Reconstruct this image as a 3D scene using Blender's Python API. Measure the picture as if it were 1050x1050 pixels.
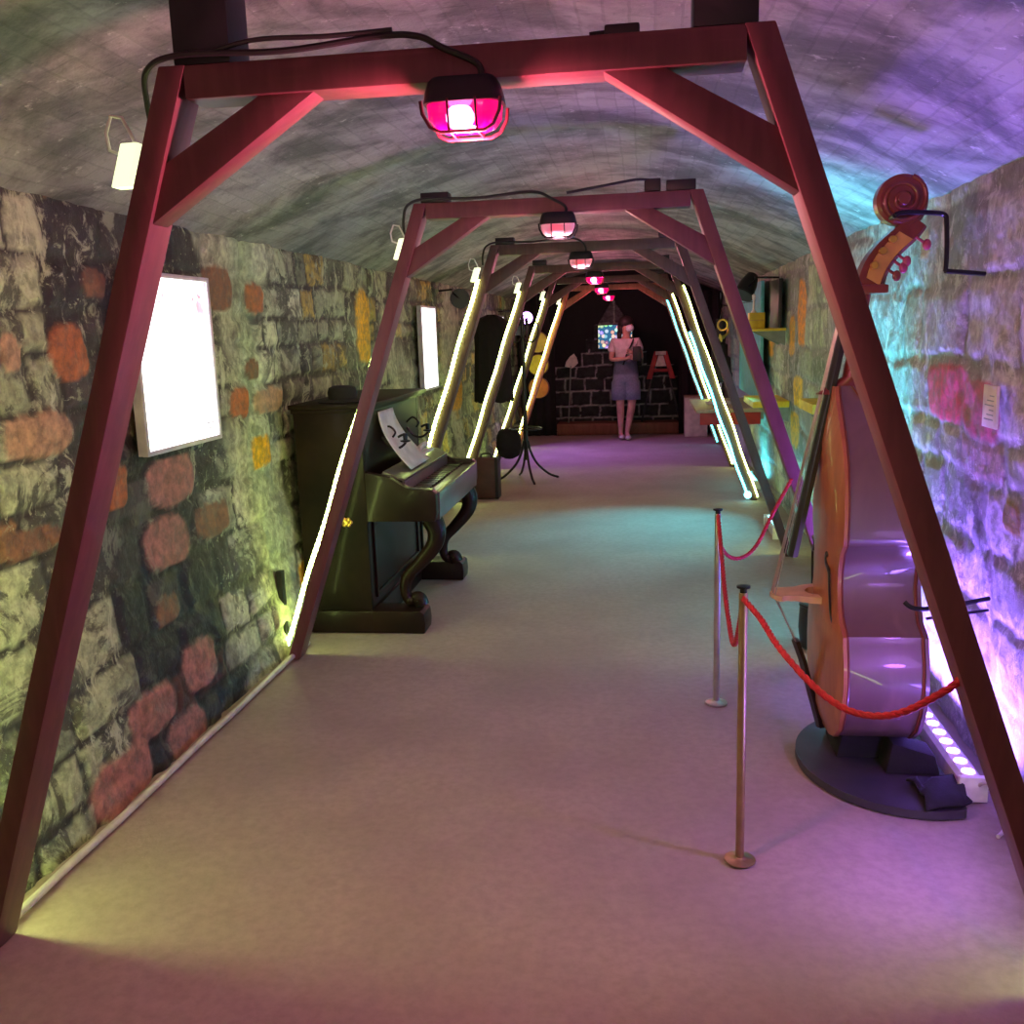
import bpy, bmesh, math, random
import numpy as np
from mathutils import Vector, Matrix

for o in list(bpy.data.objects):
    bpy.data.objects.remove(o)
S = bpy.context.scene
COL = S.collection

# ---------------------------------------------------------------- camera, world, exposure
cam_d = bpy.data.cameras.new('camera')
cam_d.sensor_width = 36.0
cam_d.lens = 977.0 / 1050.0 * 36.0
cam_d.clip_start = 0.02
cam = bpy.data.objects.new('camera', cam_d)
COL.objects.link(cam)
RV, UV_, FV = (0.99040, 0.13449, -0.03188), (0.00603, 0.18837, 0.98208), (-0.13809, 0.97285, -0.18575)
cam.matrix_world = Matrix(((RV[0], UV_[0], -FV[0], 0.374), (RV[1], UV_[1], -FV[1], 0.0),
                           (RV[2], UV_[2], -FV[2], 1.55), (0, 0, 0, 1)))
S.camera = cam
W = bpy.data.worlds.new('world')
S.world = W
W.use_nodes = True
W.node_tree.nodes['Background'].inputs[0].default_value = (0.66, 0.56, 0.60, 1)
W.node_tree.nodes['Background'].inputs[1].default_value = 0.30
S.view_settings.view_transform = 'Standard'
S.view_settings.look = 'None'
S.view_settings.gamma = 1
S.view_settings.use_curve_mapping = False
S.view_settings.exposure = -0.12

K_STRIP = 22.0        # LED tubes on the posts
K_PINK = 42.0          # bulkhead lamps
K_BAR = 62.0          # wall washer bars on the floor
STRIP_COL = (0.76, 1.0, 0.26)
PURPLE = (0.26, 0.12, 1.0)
CYAN = (0.08, 0.78, 0.95)
PINKC = (1.0, 0.23, 0.36)

# ---------------------------------------------------------------- materials
def newmat(name):
    m = bpy.data.materials.new(name)
    m.use_nodes = True
    return m, m.node_tree, m.node_tree.nodes['Principled BSDF']

def nd(nt, t, **kw):
    n = nt.nodes.new(t)
    for k, v in kw.items():
        setattr(n, k, v)
    return n

def mixc(nt, fac, a, b, mode='MIX'):
    n = nd(nt, 'ShaderNodeMix', data_type='RGBA', blend_type=mode)
    for sock, v in ((0, fac), (6, a), (7, b)):
        if hasattr(v, 'is_output'):
            nt.links.new(v, n.inputs[sock])
        elif sock == 0:
            n.inputs[0].default_value = v
        else:
            n.inputs[sock].default_value = (*v[:3], 1)
    return n.outputs[2]

def noise(nt, scale, detail=4, rough=.55, vec=None, dist=0.0):
    n = nd(nt, 'ShaderNodeTexNoise')
    n.inputs['Scale'].default_value = scale
    n.inputs['Detail'].default_value = detail
    n.inputs['Roughness'].default_value = rough
    n.inputs['Distortion'].default_value = dist
    if vec is not None:
        nt.links.new(vec, n.inputs['Vector'])
    return n.outputs[0]

def ramp(nt, src, lo, hi, a=0.0, b=1.0):
    n = nd(nt, 'ShaderNodeMapRange')
    n.interpolation_type = 'SMOOTHSTEP'
    nt.links.new(src, n.inputs[0])
    for i, v in enumerate((lo, hi, a, b)):
        n.inputs[i + 1].default_value = v
    return n.outputs[0]

def objvec(nt, scale=(1, 1, 1)):
    tc = nd(nt, 'ShaderNodeTexCoord')
    mp = nd(nt, 'ShaderNodeMapping')
    mp.inputs['Scale'].default_value = scale
    nt.links.new(tc.outputs['Object'], mp.inputs[0])
    return mp.outputs[0]

def bump(nt, bs, h, strength, dist=0.01):
    b = nd(nt, 'ShaderNodeBump')
    b.inputs['Strength'].default_value = strength
    b.inputs['Distance'].default_value = dist
    nt.links.new(h, b.inputs['Height'])
    nt.links.new(b.outputs[0], bs.inputs['Normal'])

def simple(name, c, rough=.5, metal=0.0, vary=.15, scale=12, bumpk=.1, coat=0.0):
    m, nt, bs = newmat(name)
    v = objvec(nt)
    n = noise(nt, scale, 4, vec=v)
    d = tuple(x * (1 - vary) for x in c)
    l = tuple(min(1, x * (1 + vary)) for x in c)
    nt.links.new(mixc(nt, ramp(nt, n, .3, .7), d, l), bs.inputs['Base Color'])
    bs.inputs['Roughness'].default_value = rough
    bs.inputs['Metallic'].default_value = metal
    if coat:
        bs.inputs['Coat Weight'].default_value = coat
        bs.inputs['Coat Roughness'].default_value = .12
    if bumpk:
        bump(nt, bs, noise(nt, scale * 6, 3, vec=v), bumpk, .003)
    return m

def emit(name, c, k, base=(.8, .8, .8)):
    m, nt, bs = newmat(name)
    bs.inputs['Base Color'].default_value = (*base, 1)
    bs.inputs['Emission Color'].default_value = (*c, 1)
    bs.inputs['Emission Strength'].default_value = k
    bs.inputs['Roughness'].default_value = .4
    return m

def dull(m, k):
    m.node_tree.nodes['Principled BSDF'].inputs['Specular IOR Level'].default_value = k
    return m

def wood(name, a, b, rough=.5, axis=(9, 9, 1.3), coat=0.0):
    m, nt, bs = newmat(name)
    v = objvec(nt, axis)
    n = noise(nt, 3, 6, .6, v, .6)
    n2 = noise(nt, 3.0, 3)
    c = mixc(nt, ramp(nt, n, .3, .7), a, b)
    c = mixc(nt, ramp(nt, n2, .55, .75, 0, .35), c, tuple(x * 1.7 for x in b))
    nt.links.new(c, bs.inputs['Base Color'])
    bs.inputs['Roughness'].default_value = rough
    bs.inputs['Coat Weight'].default_value = coat
    bump(nt, bs, n, .15, .003)
    return m

def masonry_mat(name, grime, wash, wash_amt, tint=1.0):
    """stone colours come from the mesh attribute 'stone'; grime and lime wash are laid over"""
    m, nt, bs = newmat(name)
    at = nd(nt, 'ShaderNodeAttribute', attribute_name='stone')
    c = at.outputs['Color']
    v = objvec(nt)
    keep = at.outputs['Alpha']
    inv = nd(nt, 'ShaderNodeMapRange')
    nt.links.new(keep, inv.inputs[0])
    inv.inputs[3].default_value, inv.inputs[4].default_value = 1.0, .12
    def masked(f):
        mm = nd(nt, 'ShaderNodeMath', operation='MULTIPLY')
        nt.links.new(f, mm.inputs[0])
        nt.links.new(inv.outputs[0], mm.inputs[1])
        return mm.outputs[0]
    fine = noise(nt, 22, 6, .65, v)
    c = mixc(nt, ramp(nt, fine, .3, .72), mixc(nt, 1.0, c, (.5, .5, .5), 'MULTIPLY'), mixc(nt, 1.0, c, (1.4, 1.4, 1.4), 'MULTIPLY'))
    big = noise(nt, 3.6, 8, .72, v, 1.0)
    c = mixc(nt, masked(ramp(nt, big, .49, .57, 0, .85)), c, grime)
    vs = objvec(nt, (1.3, 1.3, .8))
    dr = noise(nt, 5.0, 9, .74, vs, .9)
    c = mixc(nt, masked(ramp(nt, dr, .54, .61, 0, wash_amt)), c, wash)
    d2 = noise(nt, 14, 7, .75, v, .5)
    c = mixc(nt, masked(ramp(nt, d2, .56, .62, 0, .7)), c, mixc(nt, .6, grime, wash))
    sp = noise(nt, 45, 3, .5, v)
    c = mixc(nt, masked(ramp(nt, sp, .67, .72, 0, .5)), c, wash)
    nt.links.new(c, bs.inputs['Base Color'])
    nt.links.new(ramp(nt, fine, .3, .7, .45, .8), bs.inputs['Roughness'])
    bump(nt, bs, fine, .7, .015)
    return m

M = {}
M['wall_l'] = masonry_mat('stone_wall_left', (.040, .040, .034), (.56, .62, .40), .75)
M['wall_r'] = masonry_mat('stone_wall_right', (.22, .22, .22), (.62, .62, .62), .6)
M['wall_e'] = masonry_mat('stone_wall_end', (.02, .02, .02), (.10, .12, .11), .2)

def plain_attr():
    m, nt, bs = newmat('painted_end_wall')
    at = nd(nt, 'ShaderNodeAttribute', attribute_name='stone')
    n = noise(nt, 14, 6, .7, objvec(nt))
    nt.links.new(mixc(nt, ramp(nt, n, .35, .65), mixc(nt, 1.0, at.outputs['Color'], (.35, .35, .35), 'MULTIPLY'), at.outputs['Color']), bs.inputs['Base Color'])
    bs.inputs['Roughness'].default_value = .8
    return m
M['wall_e'] = plain_attr()

def ceiling_mat():
    m, nt, bs = newmat('vault_brick')
    uv = nd(nt, 'ShaderNodeUVMap')
    br = nd(nt, 'ShaderNodeTexBrick')
    br.inputs['Scale'].default_value = 1.0
    br.inputs['Brick Width'].default_value = .26
    br.inputs['Row Height'].default_value = .072
    br.inputs['Mortar Size'].default_value = .006
    br.inputs['Mortar Smooth'].default_value = .6
    br.inputs['Color1'].default_value = (.235, .225, .225, 1)
    br.inputs['Color2'].default_value = (.29, .28, .275, 1)
    br.inputs['Mortar'].default_value = (.225, .22, .215, 1)
    w = nd(nt, 'ShaderNodeTexNoise')
    w.inputs['Scale'].default_value = 6
    nt.links.new(uv.outputs[0], w.inputs[0])
    ad = nd(nt, 'ShaderNodeVectorMath', operation='MULTIPLY_ADD')
    nt.links.new(w.outputs['Color'], ad.inputs[0])
    ad.inputs[1].default_value = (.02, .02, 0)
    nt.links.new(uv.outputs[0], ad.inputs[2])
    nt.links.new(ad.outputs[0], br.inputs['Vector'])
    v = objvec(nt)
    n = noise(nt, 2.6, 7, .65, v, .4)
    c = mixc(nt, ramp(nt, n, .38, .62), mixc(nt, 1.0, br.outputs[0], (.40, .40, .40), 'MULTIPLY'), mixc(nt, 1.0, br.outputs[0], (1.25, 1.25, 1.2), 'MULTIPLY'))
    n2 = noise(nt, 16, 5, .7, v)
    c = mixc(nt, ramp(nt, n2, .60, .72, 0, .6), c, (.62, .60, .56))
    c = mixc(nt, ramp(nt, n2, .42, .32, 0, .5), c, (.12, .12, .12))
    nt.links.new(c, bs.inputs['Base Color'])
    bs.inputs['Roughness'].default_value = .7
    hh = nd(nt, 'ShaderNodeMath', operation='MULTIPLY_ADD')
    nt.links.new(br.outputs['Fac'], hh.inputs[0])
    hh.inputs[1].default_value = -.10
    nt.links.new(n2, hh.inputs[2])
    bump(nt, bs, hh.outputs[0], .6, .014)
    return m
M['ceiling'] = ceiling_mat()

def floor_mat():
    m, nt, bs = newmat('dusty_concrete')
    v = objvec(nt)
    n = noise(nt, 1.3, 7, .6, v, .3)
    n2 = noise(nt, 30, 5, .65, v)
    c = mixc(nt, ramp(nt, n, .3, .7), (.345, .275, .25), (.44, .355, .325))
    c = mixc(nt, ramp(nt, n2, .3, .75, 0, .45), c, (.25, .21, .185))
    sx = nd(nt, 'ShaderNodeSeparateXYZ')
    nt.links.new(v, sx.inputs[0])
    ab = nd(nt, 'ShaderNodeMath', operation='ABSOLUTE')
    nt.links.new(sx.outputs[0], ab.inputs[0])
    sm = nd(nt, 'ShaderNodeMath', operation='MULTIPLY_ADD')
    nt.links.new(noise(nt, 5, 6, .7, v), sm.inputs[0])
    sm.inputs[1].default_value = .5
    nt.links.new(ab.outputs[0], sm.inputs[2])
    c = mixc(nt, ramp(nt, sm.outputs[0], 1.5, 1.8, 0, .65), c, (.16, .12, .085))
    nt.links.new(c, bs.inputs['Base Color'])
    bs.inputs['Roughness'].default_value = .75
    bump(nt, bs, n2, .35, .006)
    return m
M['floor'] = floor_mat()

M['timber'] = wood('painted_timber', (.125, .036, .042), (.165, .050, .055), .5)
M['timber_dark'] = wood('dark_timber', (.075, .037, .03), (.11, .055, .044), .5)
M['timber_end'] = wood('orange_timber', (.30, .10, .05), (.42, .16, .08), .5)
M['black'] = simple('black_plastic', (.012, .012, .014), .45)
M['black_metal'] = simple('black_metal', (.02, .02, .024), .35, .6)
M['cloth_black'] = simple('black_cloth', (.012, .011, .013), .95, scale=20, bumpk=.4)
M['cable'] = simple('black_rubber', (.015, .015, .015), .5)
M['conduit'] = simple('grey_conduit', (.55, .53, .5), .45)
M['white_plastic'] = simple('white_plastic', (.8, .8, .76), .4)
M['strip'] = emit('led_tube_glow', STRIP_COL, K_STRIP)
M['strip_far'] = emit('far_tube_glow', STRIP_COL, K_STRIP * .75)
M['driver'] = emit('glowing_driver', (.9, 1.0, .6), 1.3)  # driver box is no lamp; glow put in for light from its tube
M['strip_cyan'] = emit('cyan_tube_glow', CYAN, K_STRIP * .4)

def beads(name, c, k, scale):
    m, nt, bs = newmat(name)
    bs.inputs['Base Color'].default_value = (.8, .8, .75, 1)
    wv = nd(nt, 'ShaderNodeTexWave', bands_direction='Z')
    wv.inputs['Scale'].default_value = scale
    nt.links.new(objvec(nt), wv.inputs['Vector'])
    r = ramp(nt, wv.outputs[0 if 'Color' not in wv.outputs else 'Fac'], .1, .7, .25 * k, 1.6 * k)
    bs.inputs['Emission Color'].default_value = (*c, 1)
    nt.links.new(r, bs.inputs['Emission Strength'])
    return m
M['strip_beads'] = beads('led_tube_beads', STRIP_COL, K_STRIP, 11)
M['strip_near'] = beads('near_tube_beads', STRIP_COL, K_STRIP * 1.8, 11)
M['strip_beads_far'] = beads('third_tube_beads', STRIP_COL, K_STRIP * .8, 11)
M['piano'] = simple('black_mahogany', (.014, .005, .004), .42, vary=.4, scale=3, bumpk=.02, coat=.12)
M['piano_side'] = simple('brown_piano_side', (.013, .008, .005), .55, vary=.5, scale=4, bumpk=.05, coat=.05)
M['piano'].node_tree.nodes['Principled BSDF'].inputs['Specular IOR Level'].default_value = .25
dull(M['piano_side'], .15)
M['ivory'] = simple('ivory_keys', (.16, .15, .14), .3)
M['grey_wood'] = simple('grey_polished_slip', (.10, .08, .09), .3, coat=.3)
M['brass'] = simple('brass', (.75, .50, .12), .3, .9)
M['paper'] = simple('paper', (.62, .60, .58), .8)
M['steel'] = simple('steel_post', (.55, .53, .52), .3, .9)
M['bronze'] = simple('bronze_post', (.40, .28, .16), .35, .85)
M['rope'] = simple('red_rope', (.48, .02, .03), .7, scale=60, bumpk=.4)
M['bass_top'] = wood('bass_top_varnish', (.34, .105, .045), (.42, .14, .06), .4, (2, 10, 1), .3)
M['bass_rib'] = wood('bass_rib_varnish', (.15, .085, .10), (.19, .11, .125), .35, (2, 2, 1), .3)
M['bass_edge'] = simple('bass_edging', (.20, .05, .03), .35, coat=.3)
M['scroll'] = simple('scroll_varnish', (.16, .030, .022), .35, coat=.4)
M['peg_wood'] = simple('yellow_pegbox_wood', (.46, .26, .06), .4)
M['ebony'] = simple('ebony', (.018, .014, .013), .3)
M['maple'] = simple('pale_maple', (.62, .40, .24), .5)
M['string'] = simple('steel_string', (.6, .55, .5), .3, .8)
M['disc'] = simple('dark_stand_disc', (.045, .04, .05), .5)
M['pegred'] = simple('pink_peg', (.32, .05, .11), .35)
M['skin'] = simple('skin', (.55, .30, .23), .55, bumpk=0)
M['shirt'] = simple('white_shirt', (.60, .54, .54), .85)
M['denim'] = simple('grey_blue_denim', (.22, .25, .36), .85, scale=40)
M['hair'] = simple('dark_hair', (.02, .014, .012), .6)
M['mask'] = simple('pale_mask', (.70, .72, .78), .8)
M['suitcase'] = simple('brown_suitcase', (.095, .035, .028), .5)
M['yellow'] = simple('yellow_paint', (.72, .55, .03), .5)
M['yellow2'] = simple('ochre_skin', (.62, .40, .08), .6)
M['orange'] = simple('orange_skin', (.65, .24, .04), .6)
M['teal'] = simple('teal_board', (.10, .42, .60), .6)
M['greygreen'] = simple('grey_green_metal', (.22, .27, .24), .5)
M['redpaint'] = simple('red_paint', (.42, .02, .02), .5)
M['white_paint'] = simple('white_paint', (.62, .58, .52), .6)
M['pale_wood'] = wood('pale_wood', (.34, .24, .16), (.46, .34, .23), .5)
M['step'] = wood('step_wood', (.16, .06, .03), (.22, .09, .05), .6)
M['purple_post'] = simple('violet_cloth', (.12, .07, .25), .8)

def lightbox_mat(k, pinkish):
    m, nt, bs = newmat('lightbox_face')
    v = objvec(nt)
    n = noise(nt, 9, 5, .7, objvec(nt, (1, 1.6, .8)), .8)
    sx = nd(nt, 'ShaderNodeSeparateXYZ')
    nt.links.new(v, sx.inputs[0])
    top = ramp(nt, sx.outputs[2], .05, .28)
    mm = nd(nt, 'ShaderNodeMath', operation='MULTIPLY')
    nt.links.new(ramp(nt, n, .56, .64), mm.inputs[0])
    nt.links.new(top, mm.inputs[1])
    c = mixc(nt, mm.outputs[0], (1.0, .97, 1.0), (.62, .16, .30) if pinkish else (.3, .4, .5))
    st = nd(nt, 'ShaderNodeMath', operation='MULTIPLY_ADD')
    nt.links.new(mm.outputs[0], st.inputs[0])
    st.inputs[1].default_value = -(k - .9)
    st.inputs[2].default_value = k
    nt.links.new(c, bs.inputs['Emission Color'])
    nt.links.new(st.outputs[0], bs.inputs['Emission Strength'])
    bs.inputs['Base Color'].default_value = (.8, .8, .8, 1)
    return m
M['lightbox'] = lightbox_mat(2.6, True)
M['lightbox2'] = lightbox_mat(2.6, False)
M['box_frame'] = simple('aluminium_frame', (.55, .52, .58), .4, .3)
M['print'] = simple('dark_print', (.05, .05, .06), .6)

def lens_mat(name, lit):
    m, nt, bs = newmat(name)
    out = nt.nodes['Material Output']
    tr = nd(nt, 'ShaderNodeBsdfTransparent')
    tr.inputs[0].default_value = (1, .30, .62, 1) if lit else (.9, .75, .78, 1)
    bs.inputs['Base Color'].default_value = (.30, .0, .08, 1) if lit else (.75, .62, .66, 1)
    bs.inputs['Roughness'].default_value = .15
    if lit:
        bs.inputs['Emission Color'].default_value = (1, .0, .17, 1)
        bs.inputs['Emission Strength'].default_value = 1.1
    mx = nd(nt, 'ShaderNodeMixShader')
    mx.inputs[0].default_value = .62 if lit else .6
    nt.links.new(tr.outputs[0], mx.inputs[1])
    nt.links.new(bs.outputs[0], mx.inputs[2])
    nt.links.new(mx.outputs[0], out.inputs[0])
    return m
M['lens'] = lens_mat('pink_lit_lens', True)
M['cage_red'] = simple('dark_red_cage', (.10, .006, .015), .5)  # same cage as the black ones, lamp's red glow put into its colour
M['lens_off'] = lens_mat('pale_lens', False)
M['bulb'] = emit('lit_bulb', (1, .55, .8), 28)
M['bulb_off'] = emit('red_bulb', (1.0, .02, .02), 1.2, (.75, .03, .03))
M['bead_purple'] = emit('purple_led', (.62, .36, 1.0), 9)
M['bead_cyan'] = emit('cyan_led', (.2, .9, 1.0), 5)
M['can_lit'] = emit('purple_can_lens', (.62, .30, 1.0), 7)

def screen_mat():
    m, nt, bs = newmat('screen_picture')
    v = objvec(nt)
    vo = nd(nt, 'ShaderNodeTexVoronoi', feature='F1', voronoi_dimensions='2D')
    vo.inputs['Scale'].default_value = 14
    vo.inputs['Randomness'].default_value = .7
    se = nd(nt, 'ShaderNodeSeparateXYZ')
    cb = nd(nt, 'ShaderNodeCombineXYZ')
    nt.links.new(v, se.inputs[0])
    nt.links.new(se.outputs[0], cb.inputs[0])
    nt.links.new(se.outputs[2], cb.inputs[1])
    nt.links.new(cb.outputs[0], vo.inputs['Vector'])
    hsv = nd(nt, 'ShaderNodeHueSaturation')
    hsv.inputs['Saturation'].default_value = .8
    hsv.inputs['Value'].default_value = 1.3
    nt.links.new(vo.outputs['Color'], hsv.inputs['Color'])
    c = mixc(nt, ramp(nt, vo.outputs['Distance'], .36, .42), hsv.outputs[0], (.01, .16, .32))
    c = mixc(nt, ramp(nt, vo.outputs['Distance'], .12, .09), c, (.9, .9, .9))
    nt.links.new(c, bs.inputs['Emission Color'])
    bs.inputs['Emission Strength'].default_value = 1.0
    bs.inputs['Base Color'].default_value = (.02, .02, .02, 1)
    return m
M['screen'] = screen_mat()

# ---------------------------------------------------------------- mesh helpers
class MB:
    def __init__(s):
        s.bm = bmesh.new()

    def box(s, x0, x1, y0, y1, z0, z1, bevel=0.0):
        return s.prism([(x0, z0), (x1, z0), (x1, z1), (x0, z1)], y0, y1, bevel)

    def prism(s, xz, y0, y1, bevel=0.0):
        """polygon in the x-z plane pushed along y"""
        bm = s.bm
        a = [bm.verts.new((p[0], y0, p[1])) for p in xz]
        b = [bm.verts.new((p[0], y1, p[1])) for p in xz]
        fs = [bm.faces.new(a), bm.faces.new(b[::-1])]
        n = len(xz)
        for i in range(n):
            fs.append(bm.faces.new((a[i], b[i], b[(i + 1) % n], a[(i + 1) % n])))
        bmesh.ops.recalc_face_normals(bm, faces=fs)
        if bevel:
            es = list({e for f in fs for e in f.edges})
            bmesh.ops.bevel(bm, geom=es, offset=bevel, segments=2, affect='EDGES', profile=.6)
        return s

    def tube(s, pts, r, seg=10, caps=True, flat=None):
        pts = [Vector(p) for p in pts]
        n = len(pts)
        rs = r if isinstance(r, (list, tuple)) else [r] * n
        rings = []
        up = None
        for i, p in enumerate(pts):
            t = (pts[min(i + 1, n - 1)] - pts[max(i - 1, 0)]).normalized()
            if up is None:
                up = t.orthogonal().normalized()
            else:
                up = (up - t * up.dot(t))
                up = up.normalized() if up.length > 1e-6 else t.orthogonal().normalized()
            sd = t.cross(up)
            ring = []
            for k in range(seg):
                a = 2 * math.pi * k / seg
                d = up * math.cos(a) + sd * math.sin(a)
                if flat:
                    d = Vector((d.x * flat[0], d.y * flat[1], d.z * flat[2]))
                ring.append(s.bm.verts.new(p + d * rs[i]))
            rings.append(ring)
        for a, b in zip(rings, rings[1:]):
            for k in range(seg):
                s.bm.faces.new((a[k], a[(k + 1) % seg], b[(k + 1) % seg], b[k]))
        if caps:
            s.bm.faces.new(rings[0][::-1])
            s.bm.faces.new(rings[-1])
        return s

    def lathe(s, prof, o=(0, 0, 0), axis='Z', seg=24, arc=None):
        """prof: (radius, height) pairs turned about an axis through o"""
        o = Vector(o)
        rings = []
        for r, h in prof:
            ring = []
            for k in range(seg):
                a = 2 * math.pi * k / seg
                u, v = r * math.cos(a), r * math.sin(a)
                p = {'Z': (u, v, h), 'Y': (u, h, v), 'X': (h, u, v)}[axis]
                ring.append(s.bm.verts.new(o + Vector(p)))
            rings.append(ring)
        for a, b in zip(rings, rings[1:]):
            for k in range(seg):
                s.bm.faces.new((a[k], a[(k + 1) % seg], b[(k + 1) % seg], b[k]))
        s.bm.faces.new(rings[0][::-1])
        s.bm.faces.new(rings[-1])
        return s

    def ball(s, c, r, sc=(1, 1, 1), seg=16):
        m = Matrix.Translation(c) @ Matrix.Diagonal((sc[0], sc[1], sc[2], 1))
        bmesh.ops.create_uvsphere(s.bm, u_segments=seg, v_segments=max(6, seg // 2), radius=r, matrix=m)
        return s

    def grid(s, P, close=False):
        R = [[s.bm.verts.new(p) for p in row] for row in P]
        for a, b in zip(R, R[1:]):
            for k in range(len(a) - 1):
                s.bm.faces.new((a[k], a[k + 1], b[k + 1], b[k]))
        return s

    def build(s, name, mat, parent=None, smooth=35, solid=0.0):
        bm = s.bm
        bmesh.ops.recalc_face_normals(bm, faces=bm.faces[:])
        me = bpy.data.meshes.new(name)
        bm.to_mesh(me)
        bm.free()
        if parent is not None:
            me.transform(Matrix.Translation(-Vector(parent_origin(parent))))
        for m in (mat if isinstance(mat, (list, tuple)) else [mat]):
            me.materials.append(m)
        if smooth:
            me.shade_smooth()
            me.set_sharp_from_angle(angle=math.radians(smooth))
        o = bpy.data.objects.new(name, me)
        COL.objects.link(o)
        if parent is not None:
            o.parent = parent
        if solid:
            md = o.modifiers.new('thickness', 'SOLIDIFY')
            md.thickness = solid
            md.offset = 0
        return o

def parent_origin(o):
    v = Vector((0, 0, 0))
    while o is not None:
        v = v + o.location
        o = o.parent
    return v

def tag(o, label=None, cat=None, group=None, kind=None):
    if label:
        o['label'] = label
    if cat:
        o['category'] = cat
    if group:
        o['group'] = group
    if kind:
        o['kind'] = kind
    return o

def thing(name, loc, label, cat, group=None):
    o = bpy.data.objects.new(name, None)
    o.empty_display_size = .1
    COL.objects.link(o)
    o.location = loc
    return tag(o, label, cat, group)

KIDS = {}
def copy_tree(root, loc, label):
    def rec(o, par):
        c = o.copy()
        COL.objects.link(c)
        c.parent = par
        for ch in [x for x in bpy.data.objects if x.parent == o]:
            rec(ch, c)
        return c
    r = rec(root, None)
    r.location = loc
    r['label'] = label
    return r

def lamp(name, kind, loc, color, energy, parent, size=.05, target=None, **kw):
    d = bpy.data.lights.new(name, kind)
    d.color = color
    d.energy = energy
    if kind == 'AREA':
        d.shape = 'RECTANGLE'
        d.size, d.size_y = size
    else:
        d.shadow_soft_size = size
    for k, v in kw.items():
        setattr(d, k, v)
    o = bpy.data.objects.new(name, d)
    COL.objects.link(o)
    o.parent = parent
    o.location = Vector(loc) - parent_origin(parent)
    if target is not None:
        dr = (Vector(target) - Vector(loc)).normalized()
        o.rotation_euler = dr.to_track_quat('-Z', 'Y').to_euler()
    return o

# ---------------------------------------------------------------- masonry (relief computed stone by stone)
rng = np.random.RandomState(7)
_lat = rng.rand(256, 256)
def vnoise(u, v):
    iu, iv = np.floor(u).astype(int), np.floor(v).astype(int)
    fu, fv = u - iu, v - iv
    fu, fv = fu * fu * (3 - 2 * fu), fv * fv * (3 - 2 * fv)
    g = lambda a, b: _lat[a % 256, b % 256]
    return (g(iu, iv) * (1 - fu) + g(iu + 1, iv) * fu) * (1 - fv) + (g(iu, iv + 1) * (1 - fu) + g(iu + 1, iv + 1) * fu) * fv
def fbm(u, v, n=3):
    r, a = 0, .5
    for i in range(n):
        r = r + a * (vnoise(u * 2 ** i + 17 * i, v * 2 ** i + 5 * i) - .5)
        a *= .5
    return r

PATCH_L = [(2.67, 1.54, 0.045, 0.06, (0.45, 0.27, 0.16)), (2.96, 1.53, 0.1, 0.085, (0.42, 0.13, 0.045)), (3.15, 1.76, 0.07, 0.05, (0.22, 0.1, 0.055)), (2.75, 1.28, 0.16, 0.065, (0.45, 0.27, 0.16)), (2.65, 0.96, 0.14, 0.04, (0.22, 0.1, 0.055)), (3.15, 1.05, 0.07, 0.075, (0.42, 0.13, 0.045)), (3.55, 1.01, 0.18, 0.09, (0.4, 0.17, 0.13)), (3.46, 0.78, 0.16, 0.095, (0.4, 0.17, 0.13)), (3.86, 0.79, 0.15, 0.07, (0.22, 0.1, 0.055)), (4.47, 1.01, 0.12, 0.075, (0.75, 0.38, 0.02)), (4.62, 1.25, 0.18, 0.06, (0.45, 0.27, 0.16)), (4.26, 1.26, 0.1, 0.065, (0.42, 0.13, 0.045)), (4.13, 1.78, 0.15, 0.095, (0.22, 0.1, 0.055)), (4.54, 1.75, 0.11, 0.07, (0.42, 0.13, 0.045)), (3.1, 0.22, 0.15, 0.075, (0.4, 0.17, 0.13)), (3.5, 0.26, 0.13, 0.09, (0.4, 0.17, 0.13)), (2.84, 0.07, 0.185, 0.09, (0.4, 0.17, 0.13)), (3.31, 0.05, 0.145, 0.07, (0.4, 0.17, 0.13)), (4.81, 0.26, 0.115, 0.12, (0.75, 0.38, 0.02)), (6.37, 1.62, 0.14, 0.225, (0.75, 0.38, 0.02)), (9.5, 0.99, 0.31, 0.19, (0.75, 0.38, 0.02)), (11.11, 0.89, 0.28, 0.17, (0.75, 0.38, 0.02)), (4.43, 1.41, 0.08, 0.045, (0.22, 0.1, 0.055)), (3.36, 0.53, 0.085, 0.05, (0.22, 0.1, 0.055))]
PATCH_R = [(3.82, 1.27, 0.245, 0.105, (0.5, 0.06, 0.12)), (3.45, 1.24, 0.16, 0.095, (0.4, 0.1, 0.14)), (7.27, 1.62, 0.18, 0.225, (0.8, 0.28, 0.02)), (7.72, 1.45, 0.155, 0.145, (0.7, 0.35, 0.03)), (7.41, 1.04, 0.215, 0.11, (0.8, 0.5, 0.03)), (7.61, 0.74, 0.2, 0.13, (0.8, 0.45, 0.03)), (3.15, 0.92, 0.075, 0.045, (0.25, 0.16, 0.05)), (2.85, 0.27, 0.05, 0.04, (0.6, 0.5, 0.1)), (4.18, 1.84, 0.075, 0.06, (0.35, 0.2, 0.12)), (8.97, 1.39, 0.21, 0.13, (0.7, 0.35, 0.05)), (5.79, 1.71, 0.085, 0.02, (0.7, 0.05, 0.2))]

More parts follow.
